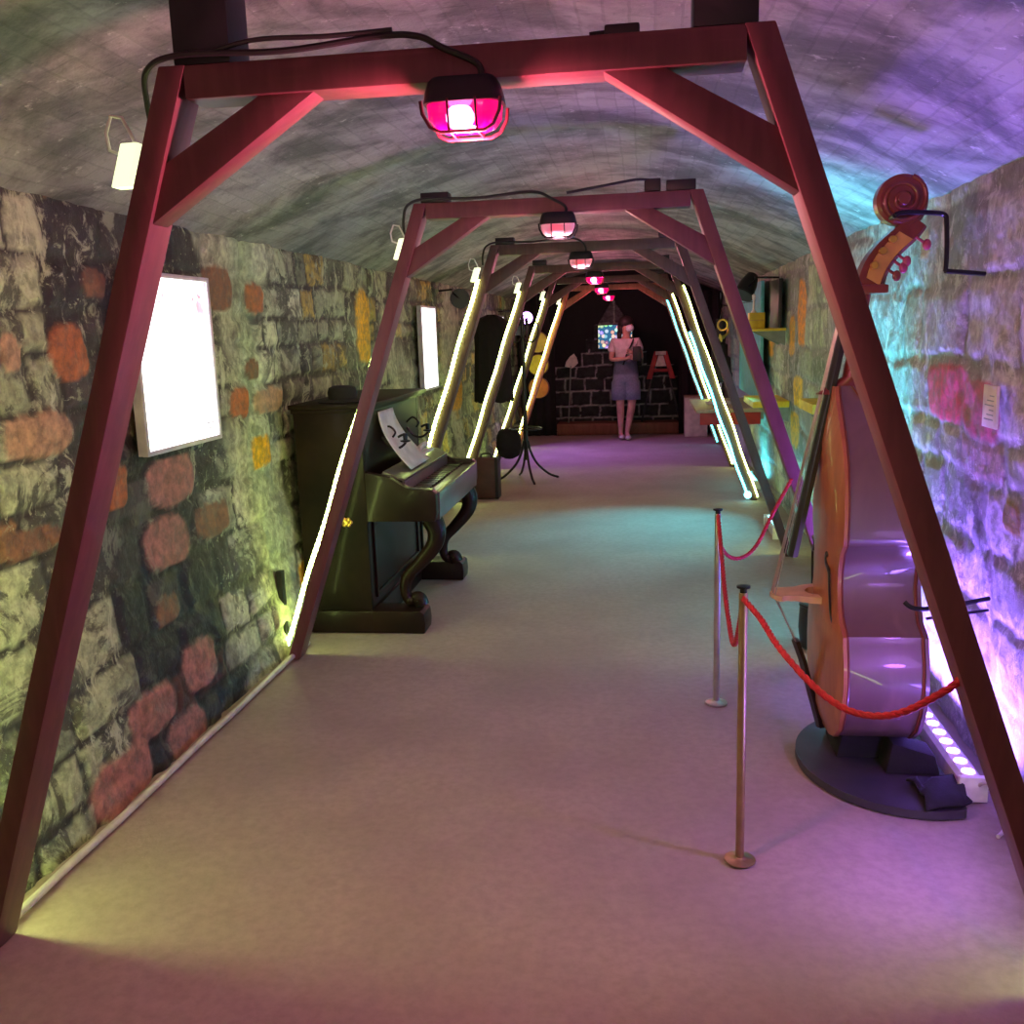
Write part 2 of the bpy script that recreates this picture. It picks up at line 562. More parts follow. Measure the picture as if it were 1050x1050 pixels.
def masonry(us, vs, palette, patches, seed, mortar, foot=.10, relief=.017, ch=(.13, .24), sw=(.14, .42)):
    """returns displacement and colour for every (u, v) of the grid"""
    rg = np.random.RandomState(seed)
    U, V = np.meshgrid(us, vs, indexing='ij')
    Uw = U + .09 * fbm(U * 5, V * 5) + .03 * fbm(U * 20, V * 20)
    Vw = V + .07 * fbm(U * 3 + 50, V * 4) + .03 * fbm(U * 18 + 9, V * 18) + .05 * fbm(U * .7, V * .1)
    edges = [-.3]
    while edges[-1] < 2.6:
        edges.append(edges[-1] + rg.uniform(*ch))
    D = np.zeros(U.shape)
    C = np.zeros(U.shape + (3,))
    C[:] = mortar
    KEEP = np.zeros(U.shape)
    for k in range(len(edges) - 1):
        j = [us[0] - 1 + rg.uniform(0, .3)]
        while j[-1] < us[-1] + 1:
            j.append(j[-1] + rg.uniform(*sw))
        j = np.array(j)
        sel = (Vw >= edges[k]) & (Vw < edges[k + 1])
        uu, vv = Uw[sel], Vw[sel]
        idx = np.clip(np.searchsorted(j, uu) - 1, 0, len(j) - 2)
        du = np.minimum(uu - j[idx], j[idx + 1] - uu)
        dv = np.minimum(vv - edges[k], edges[k + 1] - vv)
        d = np.minimum(du, dv) - .012 * rg.rand(len(j))[idx]
        rr = .03
        corner = (du < rr) & (dv < rr)
        d = np.where(corner, rr - np.hypot(rr - du, rr - dv), d)
        h = np.clip((d - .006) / .024, 0, 1)
        h = h * h * (3 - 2 * h)
        lift = rg.uniform(.3, 1.0, len(j))[idx]
        D[sel] = h * lift * relief
        uc = (j[:-1] + j[1:]) / 2
        cols = np.array([palette(rg, x) for x in uc] + [palette(rg, 0)])[idx]
        hm = np.clip((d - .004) / .01, 0, 1)[:, None]
        C[sel] = C[sel] * (1 - hm) + cols * hm
    for (pu, pv, ru, rv, col) in patches:
        ru, rv = max(ru, .03), max(rv, .025)
        wu = .035 * fbm(U * 14 + pu * 9, V * 14)
        q = (np.abs((U + wu - pu) / ru) ** 3.2 + np.abs((V + wu - pv) / rv) ** 3.2) ** (1 / 3.2)
        m = np.clip((1.12 - q) / .12, 0, 1)
        hh = np.clip((1.2 - q) / .25, 0, 1)
        moat = np.clip(1 - np.abs(q - 1.25) / .15, 0, 1) * .6
        KEEP[:] = np.maximum(KEEP, m)
        C[:] = C * (1 - .8 * moat[..., None]) + .8 * moat[..., None] * np.array(mortar)
        C[:] = C * (1 - m[..., None]) + m[..., None] * np.array(col)
        D[:] = D * (1 - np.clip(moat + hh, 0, 1)) + hh * relief * .8
    D += .035 * fbm(U * 1.8, V * 1.8) + .020 * fbm(U * 9, V * 9) 
    D += foot * np.clip(1 - V / (.8 if foot > 0 else 1.6), 0, 1)
    return U, V, D, np.concatenate([C, KEEP[..., None]], -1)

def grid_object(name, P, C, mat):
    nu, nv = P.shape[:2]
    me = bpy.data.meshes.new(name)
    idx = np.arange(nu * nv).reshape(nu, nv)
    q = np.stack([idx[:-1, :-1], idx[1:, :-1], idx[1:, 1:], idx[:-1, 1:]], -1).reshape(-1, 4)
    me.vertices.add(nu * nv)
    me.vertices.foreach_set('co', P.reshape(-1).astype(np.float32))
    me.loops.add(q.size)
    me.loops.foreach_set('vertex_index', q.reshape(-1).astype(np.int32))
    me.polygons.add(len(q))
    me.polygons.foreach_set('loop_start', np.arange(0, q.size, 4, dtype=np.int32))
    me.polygons.foreach_set('loop_total', np.full(len(q), 4, dtype=np.int32))
    me.update(calc_edges=True)
    at = me.color_attributes.new('stone', 'FLOAT_COLOR', 'POINT')
    at.data.foreach_set('color', (C if C.shape[-1] == 4 else np.concatenate([C, np.zeros(C.shape[:2] + (1,))], -1)).reshape(-1).astype(np.float32))
    me.materials.append(mat)
    me.shade_smooth()
    o = bpy.data.objects.new(name, me)
    COL.objects.link(o)
    return tag(o, kind='structure')

def pick(rg, opts):
    r = rg.rand()
    for p, c in opts:
        if r < p:
            k = rg.uniform(.75, 1.25)
            return [x * k for x in c]
        r -= p
    return list(opts[-1][1])

def pal_left(rg, u):  # tone bands by tunnel position: own stone colour plus painted tube light and shade
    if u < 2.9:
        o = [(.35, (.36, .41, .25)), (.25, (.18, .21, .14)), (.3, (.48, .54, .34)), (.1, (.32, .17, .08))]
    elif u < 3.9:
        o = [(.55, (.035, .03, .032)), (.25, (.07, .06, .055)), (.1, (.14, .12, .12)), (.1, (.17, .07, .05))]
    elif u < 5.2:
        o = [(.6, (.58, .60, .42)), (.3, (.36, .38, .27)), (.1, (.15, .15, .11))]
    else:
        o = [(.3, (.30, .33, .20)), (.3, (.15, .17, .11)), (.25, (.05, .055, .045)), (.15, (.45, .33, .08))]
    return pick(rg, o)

def pal_right(rg, u):
    if u < 4.6:
        o = [(.4, (.34, .34, .34)), (.3, (.22, .22, .22)), (.2, (.46, .46, .46)), (.1, (.32, .24, .22))]
    elif u < 6.2:
        o = [(.5, (.32, .36, .36)), (.3, (.22, .25, .25)), (.2, (.40, .42, .40))]
    else:
        o = [(.45, (.38, .42, .30)), (.35, (.26, .30, .22)), (.2, (.10, .12, .10))]
    return pick(rg, o)

U_AX = np.concatenate([np.arange(-3, 1.6, .06), np.arange(1.6, 5.6, .0135), np.arange(5.6, 9, .03), np.arange(9, 14.75, .05)])
V_AX = np.arange(-.05, 2.075, .0145)
WALLX = 1.5
ZS = 2.02          # springing of the vault
ZA = 2.42          # crown of the vault
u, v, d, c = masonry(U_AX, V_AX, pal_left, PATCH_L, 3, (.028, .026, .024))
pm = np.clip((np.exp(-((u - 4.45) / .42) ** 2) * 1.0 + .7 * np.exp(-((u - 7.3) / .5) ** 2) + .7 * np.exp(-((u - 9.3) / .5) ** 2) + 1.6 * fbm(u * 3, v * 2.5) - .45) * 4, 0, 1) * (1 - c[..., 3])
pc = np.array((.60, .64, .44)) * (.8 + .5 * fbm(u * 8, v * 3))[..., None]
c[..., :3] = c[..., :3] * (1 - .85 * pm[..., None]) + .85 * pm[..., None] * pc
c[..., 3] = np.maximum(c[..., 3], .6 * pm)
dk = np.clip((np.exp(-((u - 3.4) / .48) ** 4) * (1.15 - .35 * v) + .8 * fbm(u * 4, v * 4) - .35) * 3, 0, 1) * (1 - c[..., 3])  # darker stretch of stone, partly shade between the tubes put into the colour
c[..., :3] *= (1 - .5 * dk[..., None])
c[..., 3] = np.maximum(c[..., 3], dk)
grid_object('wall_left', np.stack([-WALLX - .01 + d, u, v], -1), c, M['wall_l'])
u, v, d, c = masonry(U_AX, V_AX, pal_right, PATCH_R, 11, (.20, .20, .21), foot=-.045, relief=.010, ch=(.16, .3), sw=(.25, .6))
grid_object('wall_right', np.stack([WALLX + .01 - d, u, v], -1), c, M['wall_r'])

# end wall: black stones with a stepped pyramid of chalk-white painted joints
xs = np.arange(-1.5, 1.51, .012)
zs = np.arange(-.02, 2.45, .012)
X, Z = np.meshgrid(xs, zs, indexing='ij')
C = np.zeros(X.shape + (3,))
C[:] = (.004, .004, .005)
Dp = np.zeros(X.shape)
row_h = [.02, .22, .40, .62, .82, 1.0, 1.2, 1.4, 1.62, 1.98]
half = [.98, .98, .95, .95, .9, .5, .42, .30, .2]
for i in range(len(row_h) - 1):
    z0, z1, hf = row_h[i], row_h[i + 1], half[i]
    if i == 8:
        hf_z = np.clip((1.99 - Z) * .62, 0, 1)
    else:
        hf_z = hf
    cx = -.08
    ins = (Z >= z0) & (Z < z1) & (np.abs(X - cx) < hf_z)
    js = np.arange(-1.3, 1.4, .30) + (.15 if i % 2 else 0) + .05 * math.sin(i * 5)
    Xw = X + .05 * fbm(X * 6, Z * 6)
    Zw = Z + .04 * fbm(X * 5 + 7, Z * 5)
    dj = np.min(np.abs(Xw[..., None] - js), -1)
    dz = np.minimum(np.abs(Zw - z0), np.abs(Zw - z1))
    dd = np.minimum(dj, dz)
    line = np.clip((.017 - dd) / .008, 0, 1) * ins * (vnoise(X * 7, Z * 7) > .25)
    stone = ins * .8
    C[:] = C * (1 - stone[..., None]) + stone[..., None] * np.array((.16, .16, .17) if i == 8 else (.030, .042, .038))
    C[:] = C * (1 - line[..., None]) + line[..., None] * np.array((.42, .46, .44))
    Dp += ins * np.clip(dd / .03, 0, 1) * .02
grid_object('wall_end', np.stack([X, 14.7 - Dp, Z], -1), C, M['wall_e'])

# vault
def vault_z(x):
    return ZS + (ZA - ZS) * (1 - (x / WALLX) ** 2)
nx = 121
xs = np.linspace(-WALLX - .02, WALLX + .02, nx)
ys = np.concatenate([np.arange(-3, 1, .12), np.arange(1, 7, .03), np.arange(7, 14.8, .08)])
Y, X = np.meshgrid(ys, xs, indexing='ij')
arc = np.concatenate([[0], np.cumsum(np.hypot(np.diff(xs), np.diff(vault_z(xs))))])
Dv = .035 * fbm(Y * 1.2, X * 1.2) + .012 * fbm(Y * 9, X * 9)
P = np.stack([X, Y, vault_z(X) + Dv], -1)
co = grid_object('ceiling', P, np.ones(P.shape) * .4, M['ceiling'])
uvl = co.data.uv_layers.new(name='UVMap')
vi = np.zeros(len(co.data.loops), dtype=np.int32)
co.data.loops.foreach_get('vertex_index', vi)
UVs = np.stack([Y.reshape(-1), np.tile(arc, len(ys))], -1)[vi]
uvl.data.foreach_set('uv', UVs.reshape(-1).astype(np.float32))

# floor
xs = np.linspace(-1.6, 1.65, 66)
ys = np.concatenate([np.arange(-3, 1, .2), np.arange(1, 8, .05), np.arange(8, 14.9, .2)])
X, Y = np.meshgrid(xs, ys, indexing='ij')
Df = .010 * fbm(X * 2, Y * 2) - .006 + .004 * fbm(X * 9, Y * 9)
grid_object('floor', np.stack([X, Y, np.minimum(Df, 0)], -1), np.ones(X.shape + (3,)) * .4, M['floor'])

# conduit along the foot of the left wall
mb = MB()
mb.tube([(-1.345, 2.1 + .3 * i, .016 + .003 * math.sin(i * 2.1)) for i in range(9)], .013, 10)
tag(mb.build('cable_conduit', M['conduit']), 'thin pale grey conduit lying along the foot of the left stone wall', 'conduit')
mb = MB()
mb.box(-1.44, -1.41, 4.38, 4.42, 0, .42, .004)
tag(mb.build('wall_cable_cover', M['black']), 'narrow black upright strip on the left wall beside the second frame foot', 'strip')

# ---------------------------------------------------------------- timber frames
FA, FB, FH, FW, FT = .6274, 1.3713, 2.118, .0585, .0996
FY = [2.011, 4.278, 6.447, 8.62, 10.75, 12.85]
ORD = ['nearest', 'second', 'third', 'fourth', 'fifth', 'farthest']

def make_frame(y, mats, label):
    t = thing('timber_frame', (0, y, 0), label, 'timber frame', 'trapezoid timber frames along the tunnel')
    for sd in (-1, 1):
        mb = MB()
        mb.prism([(sd * FA, FH), (sd * (FA - FW), FH), (sd * (FB - FW), 0), (sd * FB, 0)], y, y + FT, .004)
        mb.build('post', mats, t)
        k = (FB - FA) / FH
        mb = MB()
        zb = 1.80
        zi = 1.925
        xo = FA + k * (FH - zb) - FW + .004
        xi = FA + k * (FH - zi) - FW + .004
        mb.prism([(sd * .295, 2.052), (sd * .415, 2.052), (sd * xi, zi), (sd * xo, zb)], y + .012, y + .082, .003)
        mb.build('brace', mats, t)
        mb = MB()
        if y < 3:
            mb.box(sd * .535 - .062, sd * .535 + .062, y + .01, y + .12, FH + .001, 2.37, .004)
        else:
            mb.box(sd * .535 - .062, sd * .535 + .062, y + .01, y + .09, FH + .001, FH + .045, .004)
        tag(mb.build('spacer_block', M['black'], t), 'black block on the beam')
    mb = MB()
    mb.box(-FA + FW * .9, FA - FW * .9, y + .002, y + FT - .002, 2.050, FH - .001, .004)
    mb.build('beam', mats, t)
    return t

flabels = ['red-brown painted timber frame nearest the viewer, spanning the whole picture',
           'red-brown timber frame second from the viewer, its left foot just before the piano',
           'dark brown timber frame third from the viewer, with a bright tube on its left post',
           'grey-brown timber frame fourth from the viewer, right foot by the round cyan fixture',
           'brown timber frame fifth from the viewer, with a yellow tube on its right post',
           'orange-brown timber frame farthest from the viewer, framing the dark end wall']
fm = ['timber', 'timber', 'timber_dark', 'timber_dark', 'timber_dark', 'timber_end']
frames = [make_frame(y, M[fm[i]], flabels[i]) for i, y in enumerate(FY)]
def leg_x(z):
    return FB - (FB - FA) / FH * z

# ---------------------------------------------------------------- LED tubes on the posts
def make_strip(side, y, label, zt=1.9, zb=.03, off=(.03, .03), dy=.04, r=.012, mat=None, group=None, driver=True, cap=None):
    t = thing('led_tube_light', (side * (leg_x(1.93) + .045), y + dy, zb), label, 'tube light', group)
    a = Vector((side * (leg_x(zt) + off[0]), y + dy, zt))
    b = Vector((side * (leg_x(zb) + off[1]), y + dy, zb))
    pts = [a.lerp(b, k / 24) + Vector((.004 * math.sin(k * .9), 0, 0)) for k in range(25)]
    MB().tube(pts, r, 8).build('glowing_tube', mat or M['strip'], t)
    if driver:
        dy = min(dy, .035)
        mb = MB()
        x0 = side * (leg_x(1.93) + .040 * (1 if off[0] > 0 else .2))
        k = side * (FB - FA) / FH
        mb.prism([(x0 - .020 - k * .045, 1.975), (x0 + .020 - k * .045, 1.975), (x0 + .020 + k * .045, 1.885), (x0 - .020 + k * .045, 1.885)], y + dy - .02, y + dy + .02, .004)
        mb.build('driver_box', M['driver'], t)
        mb = MB()
        mb.tube([(x0 - .02 * side, y + dy, 1.975), (x0 - .01 * side, y + dy, 2.0), (x0 + .005 * side, y + dy, 2.03), (x0 + .03 * side, y + dy, 2.035), (x0 + .045 * side, y + dy, 2.0), (x0 + .04 * side, y + dy, 1.965), (x0 + .015 * side, y + dy, 1.955)], .004, 6)
        mb.build('supply_wire', M['white_plastic'], t)
    if cap:
        mb = MB()
        mb.lathe([(.028, -.02), (.032, -.012), (.032, .012), (.028, .02)], (b.x, b.y, b.z + .02), 'Y', 16)
        mb.build('end_cap', cap, t)
    return t

gl = 'tube lights on the left posts'
gr = 'tube lights on the right posts'
ll = ['tube light hidden behind the nearest left post with a glowing driver box',
      'ribbed bright tube light low on the second left post, just before the piano',
      'bright tube light along the left post of the third frame, above the piano keys',
      'bright tube light along the left post of the fourth frame, over the suitcase',
      'bright tube light along the left post of the fifth frame, behind the coat stand',
      'bright tube light along the left post of the farthest frame']
for i, y in enumerate(FY):
    if i == 0:
        make_strip(-1, y, ll[i], off=(.018, .050), dy=FT + .01, r=.012, group=gl, mat=M['strip_near'])
    elif i == 1:
        make_strip(-1, y, ll[i], off=(.0, .055), dy=FT + .004, r=.011, group=gl, mat=M['strip_beads'])
    else:
        make_strip(-1, y, ll[i], off=(.014, .014), dy=-.010, r=.012, group=gl, zb=.03, mat=M['strip_beads_far'] if i == 2 else M['strip_far'])
rl = ['tube light behind the right post of the nearest frame, hidden by the post',
      'tube light behind the right post of the second frame, beyond the double bass',
      'tube light hidden behind the right post of the third frame',
      'cyan tube light on the fourth right post, ending in a round cyan cap',
      'yellow-green tube light on the right post of the fifth frame',
      'cyan tube light on the right post of the farthest frame']
for i, y in enumerate(FY):
    if i < 3:
        make_strip(1, y, rl[i], off=(-.012, -.006) if i != 1 else (-.006, -.006), dy=FT + .01, r=.008, group=gr, driver=False)
    elif i == 3:
        make_strip(1, y, rl[i], off=(-.075, -.075), dy=-.016, r=.010, mat=M['strip_cyan'], group=gr, cap=M['bead_cyan'], driver=False, zt=1.5)
        make_strip(1, y, 'thin yellow tube light on the fourth right post beside the cyan one', off=(.012, .012), dy=-.012, r=.007, group=gr, driver=False, mat=M['strip_far'])
    elif i == 4:
        make_strip(1, y, rl[i], off=(-.02, -.02), dy=-.012, r=.009, group=gr, driver=False, mat=M['strip_far'])
    else:
        make_strip(1, y, rl[i], off=(-.03, -.03), dy=-.012, r=.009, mat=M['strip_cyan'], group=gr, driver=False)

# ---------------------------------------------------------------- bulkhead lamps under the beams
def make_lamp(x, y, z, lit, label, group):
    t = thing('bulkhead_lamp', (x, y, z), label, 'lamp', group)
    # housing: flattened dome screwed under the beam
    def rr(w, d, rad, n=6):
        pts = []
        for cx, cy, a0 in ((w - rad, d - rad, 0), (-w + rad, d - rad, 90), (-w + rad, -d + rad, 180), (w - rad, -d + rad, 270)):
            for k in range(n + 1):
                a = math.radians(a0 + 90 * k / n)
                pts.append((cx + rad * math.cos(a), cy + rad * math.sin(a)))
        return pts
    def stack(levels, name, mat, par, cap0=True, cap1=True):
        mb = MB()
        rings = []
        for zz, w, d, rad in levels:
            rings.append([mb.bm.verts.new((x + p[0], y + p[1], z + zz)) for p in rr(w, d, rad)])
        for a, b in zip(rings, rings[1:]):
            n = len(a)
            for k in range(n):
                mb.bm.faces.new((a[k], a[(k + 1) % n], b[(k + 1) % n], b[k]))
        mb.bm.faces.new(rings[0])
        mb.bm.faces.new(rings[-1])
        return mb.build(name, mat, par)
    stack([(.046, .062, .036, .02), (.038, .070, .045, .025), (.020, .076, .050, .028), (.0, .080, .053, .03), (-.004, .080, .053, .03)], 'housing', M['black'], t)
    stack([(-.005, .074, .048, .03), (-.030, .072, .046, .03), (-.048, .060, .036, .026), (-.056, .042, .022, .018)], 'lens', M['lens'] if lit else M['lens_off'], t)
    mb = MB()
    mb.ball((x - .010, y - .004, z - .026), .027, (1.1, .8, 1.0), 14)
    mb.build('bulb', M['bulb'] if lit else M['bulb_off'], t)
    mb = MB()
    for sy in (-.053, .053):
        mb.tube([(x - .080, y + sy, z - .002), (x - .077, y + sy, z - .026), (x - .064, y + sy * .9, z - .050), (x - .045, y + sy * .8, z - .060), (x + .045, y + sy * .8, z - .060), (x + .064, y + sy * .9, z - .050), (x + .077, y + sy, z - .026), (x + .080, y + sy, z - .002)], .0038, 8)
    for dx in (-.026, .030):
        mb.tube([(x + dx, y - .056, z), (x + dx, y - .054, z - .03), (x + dx, y - .043, z - .059), (x + dx, y + .043, z - .059), (x + dx, y + .054, z - .03), (x + dx, y + .056, z)], .0026, 6)
    mb.build('wire_cage', M['black_metal'] if not lit else M['cage_red'], t)
    if lit:
        lamp('lamp_light', 'POINT', (x, y - .01, z - .11), PINKC, K_PINK * (.38 if y < 0 else 1.0 if y < 3 else .35), t, .03)
    else:
        lamp('lamp_light', 'POINT', (x, y - .01, z - .11), (1, .42, .50), K_PINK * .26, t, .03)
    return t
LX = [.02, .01, -.03, -.05, -.08, -.08]
LZ = [2.004, 2.004, 2.004, 2.0, 1.992, 1.975]
lamps = ['pink lit caged bulkhead lamp under the nearest beam, the largest one',
         'pale caged bulkhead lamp with a faint red bulb under the second beam',
         'pale caged bulkhead lamp with a faint red bulb under the third beam',
         'small pink lit bulkhead lamp under the fourth beam, topmost of the three far pink ones',
         'small pink lit bulkhead lamp under the fifth beam, middle of the three far pink ones',
         'small pink lit bulkhead lamp under the farthest beam, lowest of the three far pink ones']
for i, y in enumerate(FY):
    make_lamp(LX[i], y - .002 if i == 0 else y, LZ[i], i not in (1, 2), lamps[i], 'bulkhead lamps under the beams')

# ---------------------------------------------------------------- power cables over the beams
def smooth_path(pts, n=8):
    out = []
    P = [Vector(p) for p in pts]
    for i in range(len(P) - 1):
        p0, p1, p2, p3 = P[max(i - 1, 0)], P[i], P[i + 1], P[min(i + 2, len(P) - 1)]
        for k in range(n):
            t = k / n
            out.append(.5 * ((2 * p1) + (-p0 + p2) * t + (2 * p0 - 5 * p1 + 4 * p2 - p3) * t * t + (-p0 + 3 * p1 - 3 * p2 + p3) * t ** 3))
    out.append(P[-1])
    return out
def make_cable(i, y, label):
    mb = MB()
    mb.tube(smooth_path([(-.700, y + .10, 2.00), (-.690, y + .06, 2.06), (-.655, y + .005, 2.112), (-.57, y - .012, 2.133), (-.35, y - .012, 2.126), (-.15, y - .010, 2.140), (-.07, y - .010, 2.135), (-.02, y - .012, 2.11), (LX[i] + .03, y - .012, 2.075), (LX[i] + .035, y - .012, 2.04)]), .0065, 8)
    if i == 0:
        mb.tube(smooth_path([(-.50, y - .014, 2.135), (-.40, y - .016, 2.150), (-.25, y - .016, 2.146), (-.12, y - .012, 2.150)]), .005, 8)
    o = mb.build('power_cable', M['cable'])
    return tag(o, label, 'cable', 'power cables over the beams')
make_cable(0, FY[0], 'black power cable looping over the nearest beam down to its pink lamp')
make_cable(1, FY[1], 'black power cable over the second beam to its pale lamp')
make_cable(2, FY[2], 'black power cable over the dark third beam to its pale lamp')
mb = MB()
mb.box(.30, .37, FY[0] + .02, FY[0] + .07, FH, FH + .022, .006)
mb.tube([(.27, FY[0] + .045, FH + .008), (.305, FY[0] + .045, FH + .01)], .008, 8)
tag(mb.build('cable_plug', M['cable']), 'black cable plug lying on the nearest beam right of its lamp', 'plug')
mb = MB()
mb.tube(smooth_path([(.05, FY[1] - .01, FH + .01), (.20, FY[1] - .01, FH + .03), (.34, FY[1], FH + .05), (.40, FY[1] + .02, FH + .05)]), .006, 8)
mb.box(.38, .45, FY[1] + .01, FY[1] + .06, FH + .002, FH + .055, .006)
tag(mb.build('cable_connector', M['cable']), 'black cable with connector rising over the right half of the second beam', 'cable')

# ---------------------------------------------------------------- lightboxes on the left wall
def lightbox(y0, y1, z0, z1, mat, label, prints=True):
    x = -1.464
    t = thing('lightbox', (x, (y0 + y1) / 2, (z0 + z1) / 2), label, 'lightbox', 'lit picture boxes on the left wall')
    mb = MB()
    b = .018
    mb.box(x, x + .024, y0 - b, y0, z0 - b, z1 + b, .003).box(x, x + .024, y1, y1 + b, z0 - b, z1 + b, .003)
    mb.box(x, x + .024, y0, y1, z0 - b, z0, .003).box(x, x + .024, y0, y1, z1, z1 + b, .003)
    mb.box(x - .016, x, y0 - b + .002, y1 + b - .002, z0 - b + .002, z1 + b - .002)
    mb.build('box_frame', M['box_frame'], t)
    mb = MB()
    mb.box(x + .001, x + .018, y0, y1, z0, z1)
    mb.build('lit_face', mat, t, smooth=0)
    if prints:
        for k, (a, b_) in enumerate([(.80, .97), (.82, .95), (.62, .68), (.42, .44)]):
            zz = z0 + .035 + (.022 if k == 0 else 0)
            MB().box(x + .018, x + .0185, y0 + (y1 - y0) * a, y0 + (y1 - y0) * b_, zz, zz + .004).build('printed_line', M['print'], t, smooth=0)
    return t
lightbox(3.30, 3.90, 1.155, 1.795, M['lightbox'], 'large glaring white lightbox with faint pink marks on the left wall by the nearest frame')
lightbox(7.86, 8.40, 1.10, 1.77, M['lightbox2'], 'narrow-looking white lightbox on the left wall above the piano', False)
lightbox(11.9, 12.6, 1.12, 1.74, M['lightbox2'], 'farthest white lightbox, a bright sliver between the fourth and fifth left posts', False)

# ---------------------------------------------------------------- stage cans
def make_can(loc, aim, lit, label, name='spotlight', doors=True):
    t = thing(name, loc, label, 'spotlight')
    L = Vector(loc)
    d = (Vector(aim) - L).normalized()
    def ax(pts):
        mb = MB()
        mb.tube([L + d * h for h, r in pts], [r for h, r in pts], 20)
        return mb
    ax([(-.13, .035), (-.12, .05), (-.03, .075), (.07, .085), (.075, .09), (.085, .09)]).build('can_body', M['black'], t)
    ax([(.086, .080), (.088, .079)]).build('can_lens', M['can_lit'] if lit else M['black'], t)
    sx = 1 if loc[0] > 0 else -1
    mb = MB()
    mb.tube(smooth_path([L + Vector((0, .095, 0)), L + Vector((sx * .05, .09, .05)), L + Vector((sx * .06, 0, .08)), L + Vector((sx * .05, -.09, .05)), L + Vector((0, -.095, 0))]), .007, 6)
    mb.tube([L + Vector((sx * .06, 0, .08)), (sx * 1.52, loc[1], loc[2] + .07)] if loc[2] > .5 else [L + Vector((0, .09, -.02)), L + Vector((0, .09, -loc[2] + .004))], .009, 6)
    mb.build('yoke_bracket', M['black_metal'], t)
    return t
make_can((-1.30, 8.85, 1.87), (-.6, 4.5, 1.5), False, 'round black spotlight on the left wall above the second lightbox, unlit')
cn = make_can((1.25, 8.55, 1.86), (.25, 7.6, 0), False, 'black spotlight high on the right wall above the yellow tin, aimed at the floor')
lamp('can_light', 'SPOT', (1.18, 8.47, 1.72), CYAN, 270, cn, .03, (.30, 7.35, 0), spot_size=math.radians(64), spot_blend=1.0)
cn = make_can((-1.14, 12.5, 1.74), (-.2, 9.0, .8), True, 'purple glaring spotlight between the fifth and farthest left posts')
lamp('can_light', 'SPOT', (-1.11, 12.39, 1.71), (.42, .12, 1.0), 150, cn, .03, (-.2, 12.0, 0), spot_size=math.radians(110), spot_blend=1.0)
cn = make_can((1.42, 2.25, .60), (.9, 3.0, .1), True, 'purple spotlight low on the right wall outside the picture edge')
lamp('can_light', 'SPOT', (1.34, 2.36, .53), (.42, .12, 1.0), 21, cn, .04, (.7, 2.9, .0), spot_size=math.radians(120), spot_blend=1.0)  # purple can added out of view to tint the floor and bass
cn = make_can((1.18, 4.54, .13), (1.46, 4.72, 1.8), False, 'small cyan uplight on the floor hidden behind the double bass')
lamp('can_light', 'SPOT', (1.205, 4.56, .25), CYAN, 420, cn, .03, (1.49, 4.70, 1.75), spot_size=math.radians(52), spot_blend=1.0)  # uplight added behind the bass to throw cyan on the wall
mb = MB()
# purple-lit projector casing by the spotlight
mb.box(-1.35, -1.20, 12.6, 12.95, 1.50, 1.62, .01)

mb.build('wall_speaker', M['black']) and tag(bpy.data.objects['wall_speaker'], 'small dark box on the left wall under the purple spotlight', 'box')

# ---------------------------------------------------------------- wall washer bars
def make_bar(x0, y0, x1, y1, colr, k, bead, label, n=8, tilt=.5, spread=150):
    c = Vector(((x0 + x1) / 2, (y0 + y1) / 2, 0))
    t = thing('wall_washer', c, label, 'light bar')
    a, b = Vector((x0, y0, .045)), Vector((x1, y1, .045))
    dr = (b - a).normalized()
    sd = Vector((dr.y, -dr.x, 0))
    if sd.x < 0:
        sd = -sd
    mb = MB()
    def sec(p):
        return [p + sd * u_ + Vector((0, 0, w_)) for u_, w_ in ((-.038, -.035), (.038, -.035), (.038, .02), (.024, .032), (-.024, .032), (-.038, .02))]
    A, B = [mb.bm.verts.new(p) for p in sec(a)], [mb.bm.verts.new(p) for p in sec(b)]
    for k_ in range(6):
        mb.bm.faces.new((A[k_], A[(k_ + 1) % 6], B[(k_ + 1) % 6], B[k_]))
    mb.bm.faces.new(A)
    mb.bm.faces.new(B)
    mb.build('bar_housing', M['conduit'], t, smooth=0)
    for i in range(n):
        p = a.lerp(b, (i + .5) / n)
        MB().lathe([(.021, 0), (.021, .004), (.012, .008)], (p.x, p.y, p.z + .032), 'Z', 14).build('led_lens', bead, t)
    for e in (a - dr * .012, b + dr * .012):
        MB().box(e.x - .045, e.x + .045, e.y - .012, e.y + .012, 0.0, .085, .004).build('end_bracket', M['white_plastic'], t)
    m = (a + b) / 2
    L = (b - a).length
    o = lamp('bar_light', 'AREA', (m.x, m.y, .095), colr, k, t, (.05, L), None, spread=math.radians(spread))
    z = Vector((-.12 * tilt, 0, -1))     # points down in local terms, so flip: beam goes up and towards the wall
    up = Vector((tilt, 0, 1)).normalized()
    yv = dr
    xv = yv.cross(-up).normalized()
    zv = -up
    yv = zv.cross(xv).normalized()
    o.rotation_euler = Matrix((xv, yv, zv)).transposed().to_euler()
    return t
make_bar(1.425, 3.06, 1.425, 4.16, PURPLE, K_BAR * 1.2, M['bead_purple'], 'purple lit LED light bar on the floor between the double bass and the right wall', n=14, tilt=.22)
make_bar(1.46, 2.20, 1.46, 2.62, PURPLE, K_BAR * .18, M['bead_purple'], 'purple light bar at the foot of the right wall outside the picture edge', tilt=-.10)  # second purple bar put in off-screen to light the bass ribs
make_bar(1.33, 4.50, 1.33, 5.30, CYAN, K_BAR * 1.15, M['bead_cyan'], 'cyan LED light bar on the floor behind the double bass', tilt=1.15, spread=120)
make_bar(1.34, 7.0, 1.34, 7.5, CYAN, K_BAR * .08, M['bead_cyan'], 'cyan LED light bar on the floor by the third right post', tilt=1.2, spread=120)
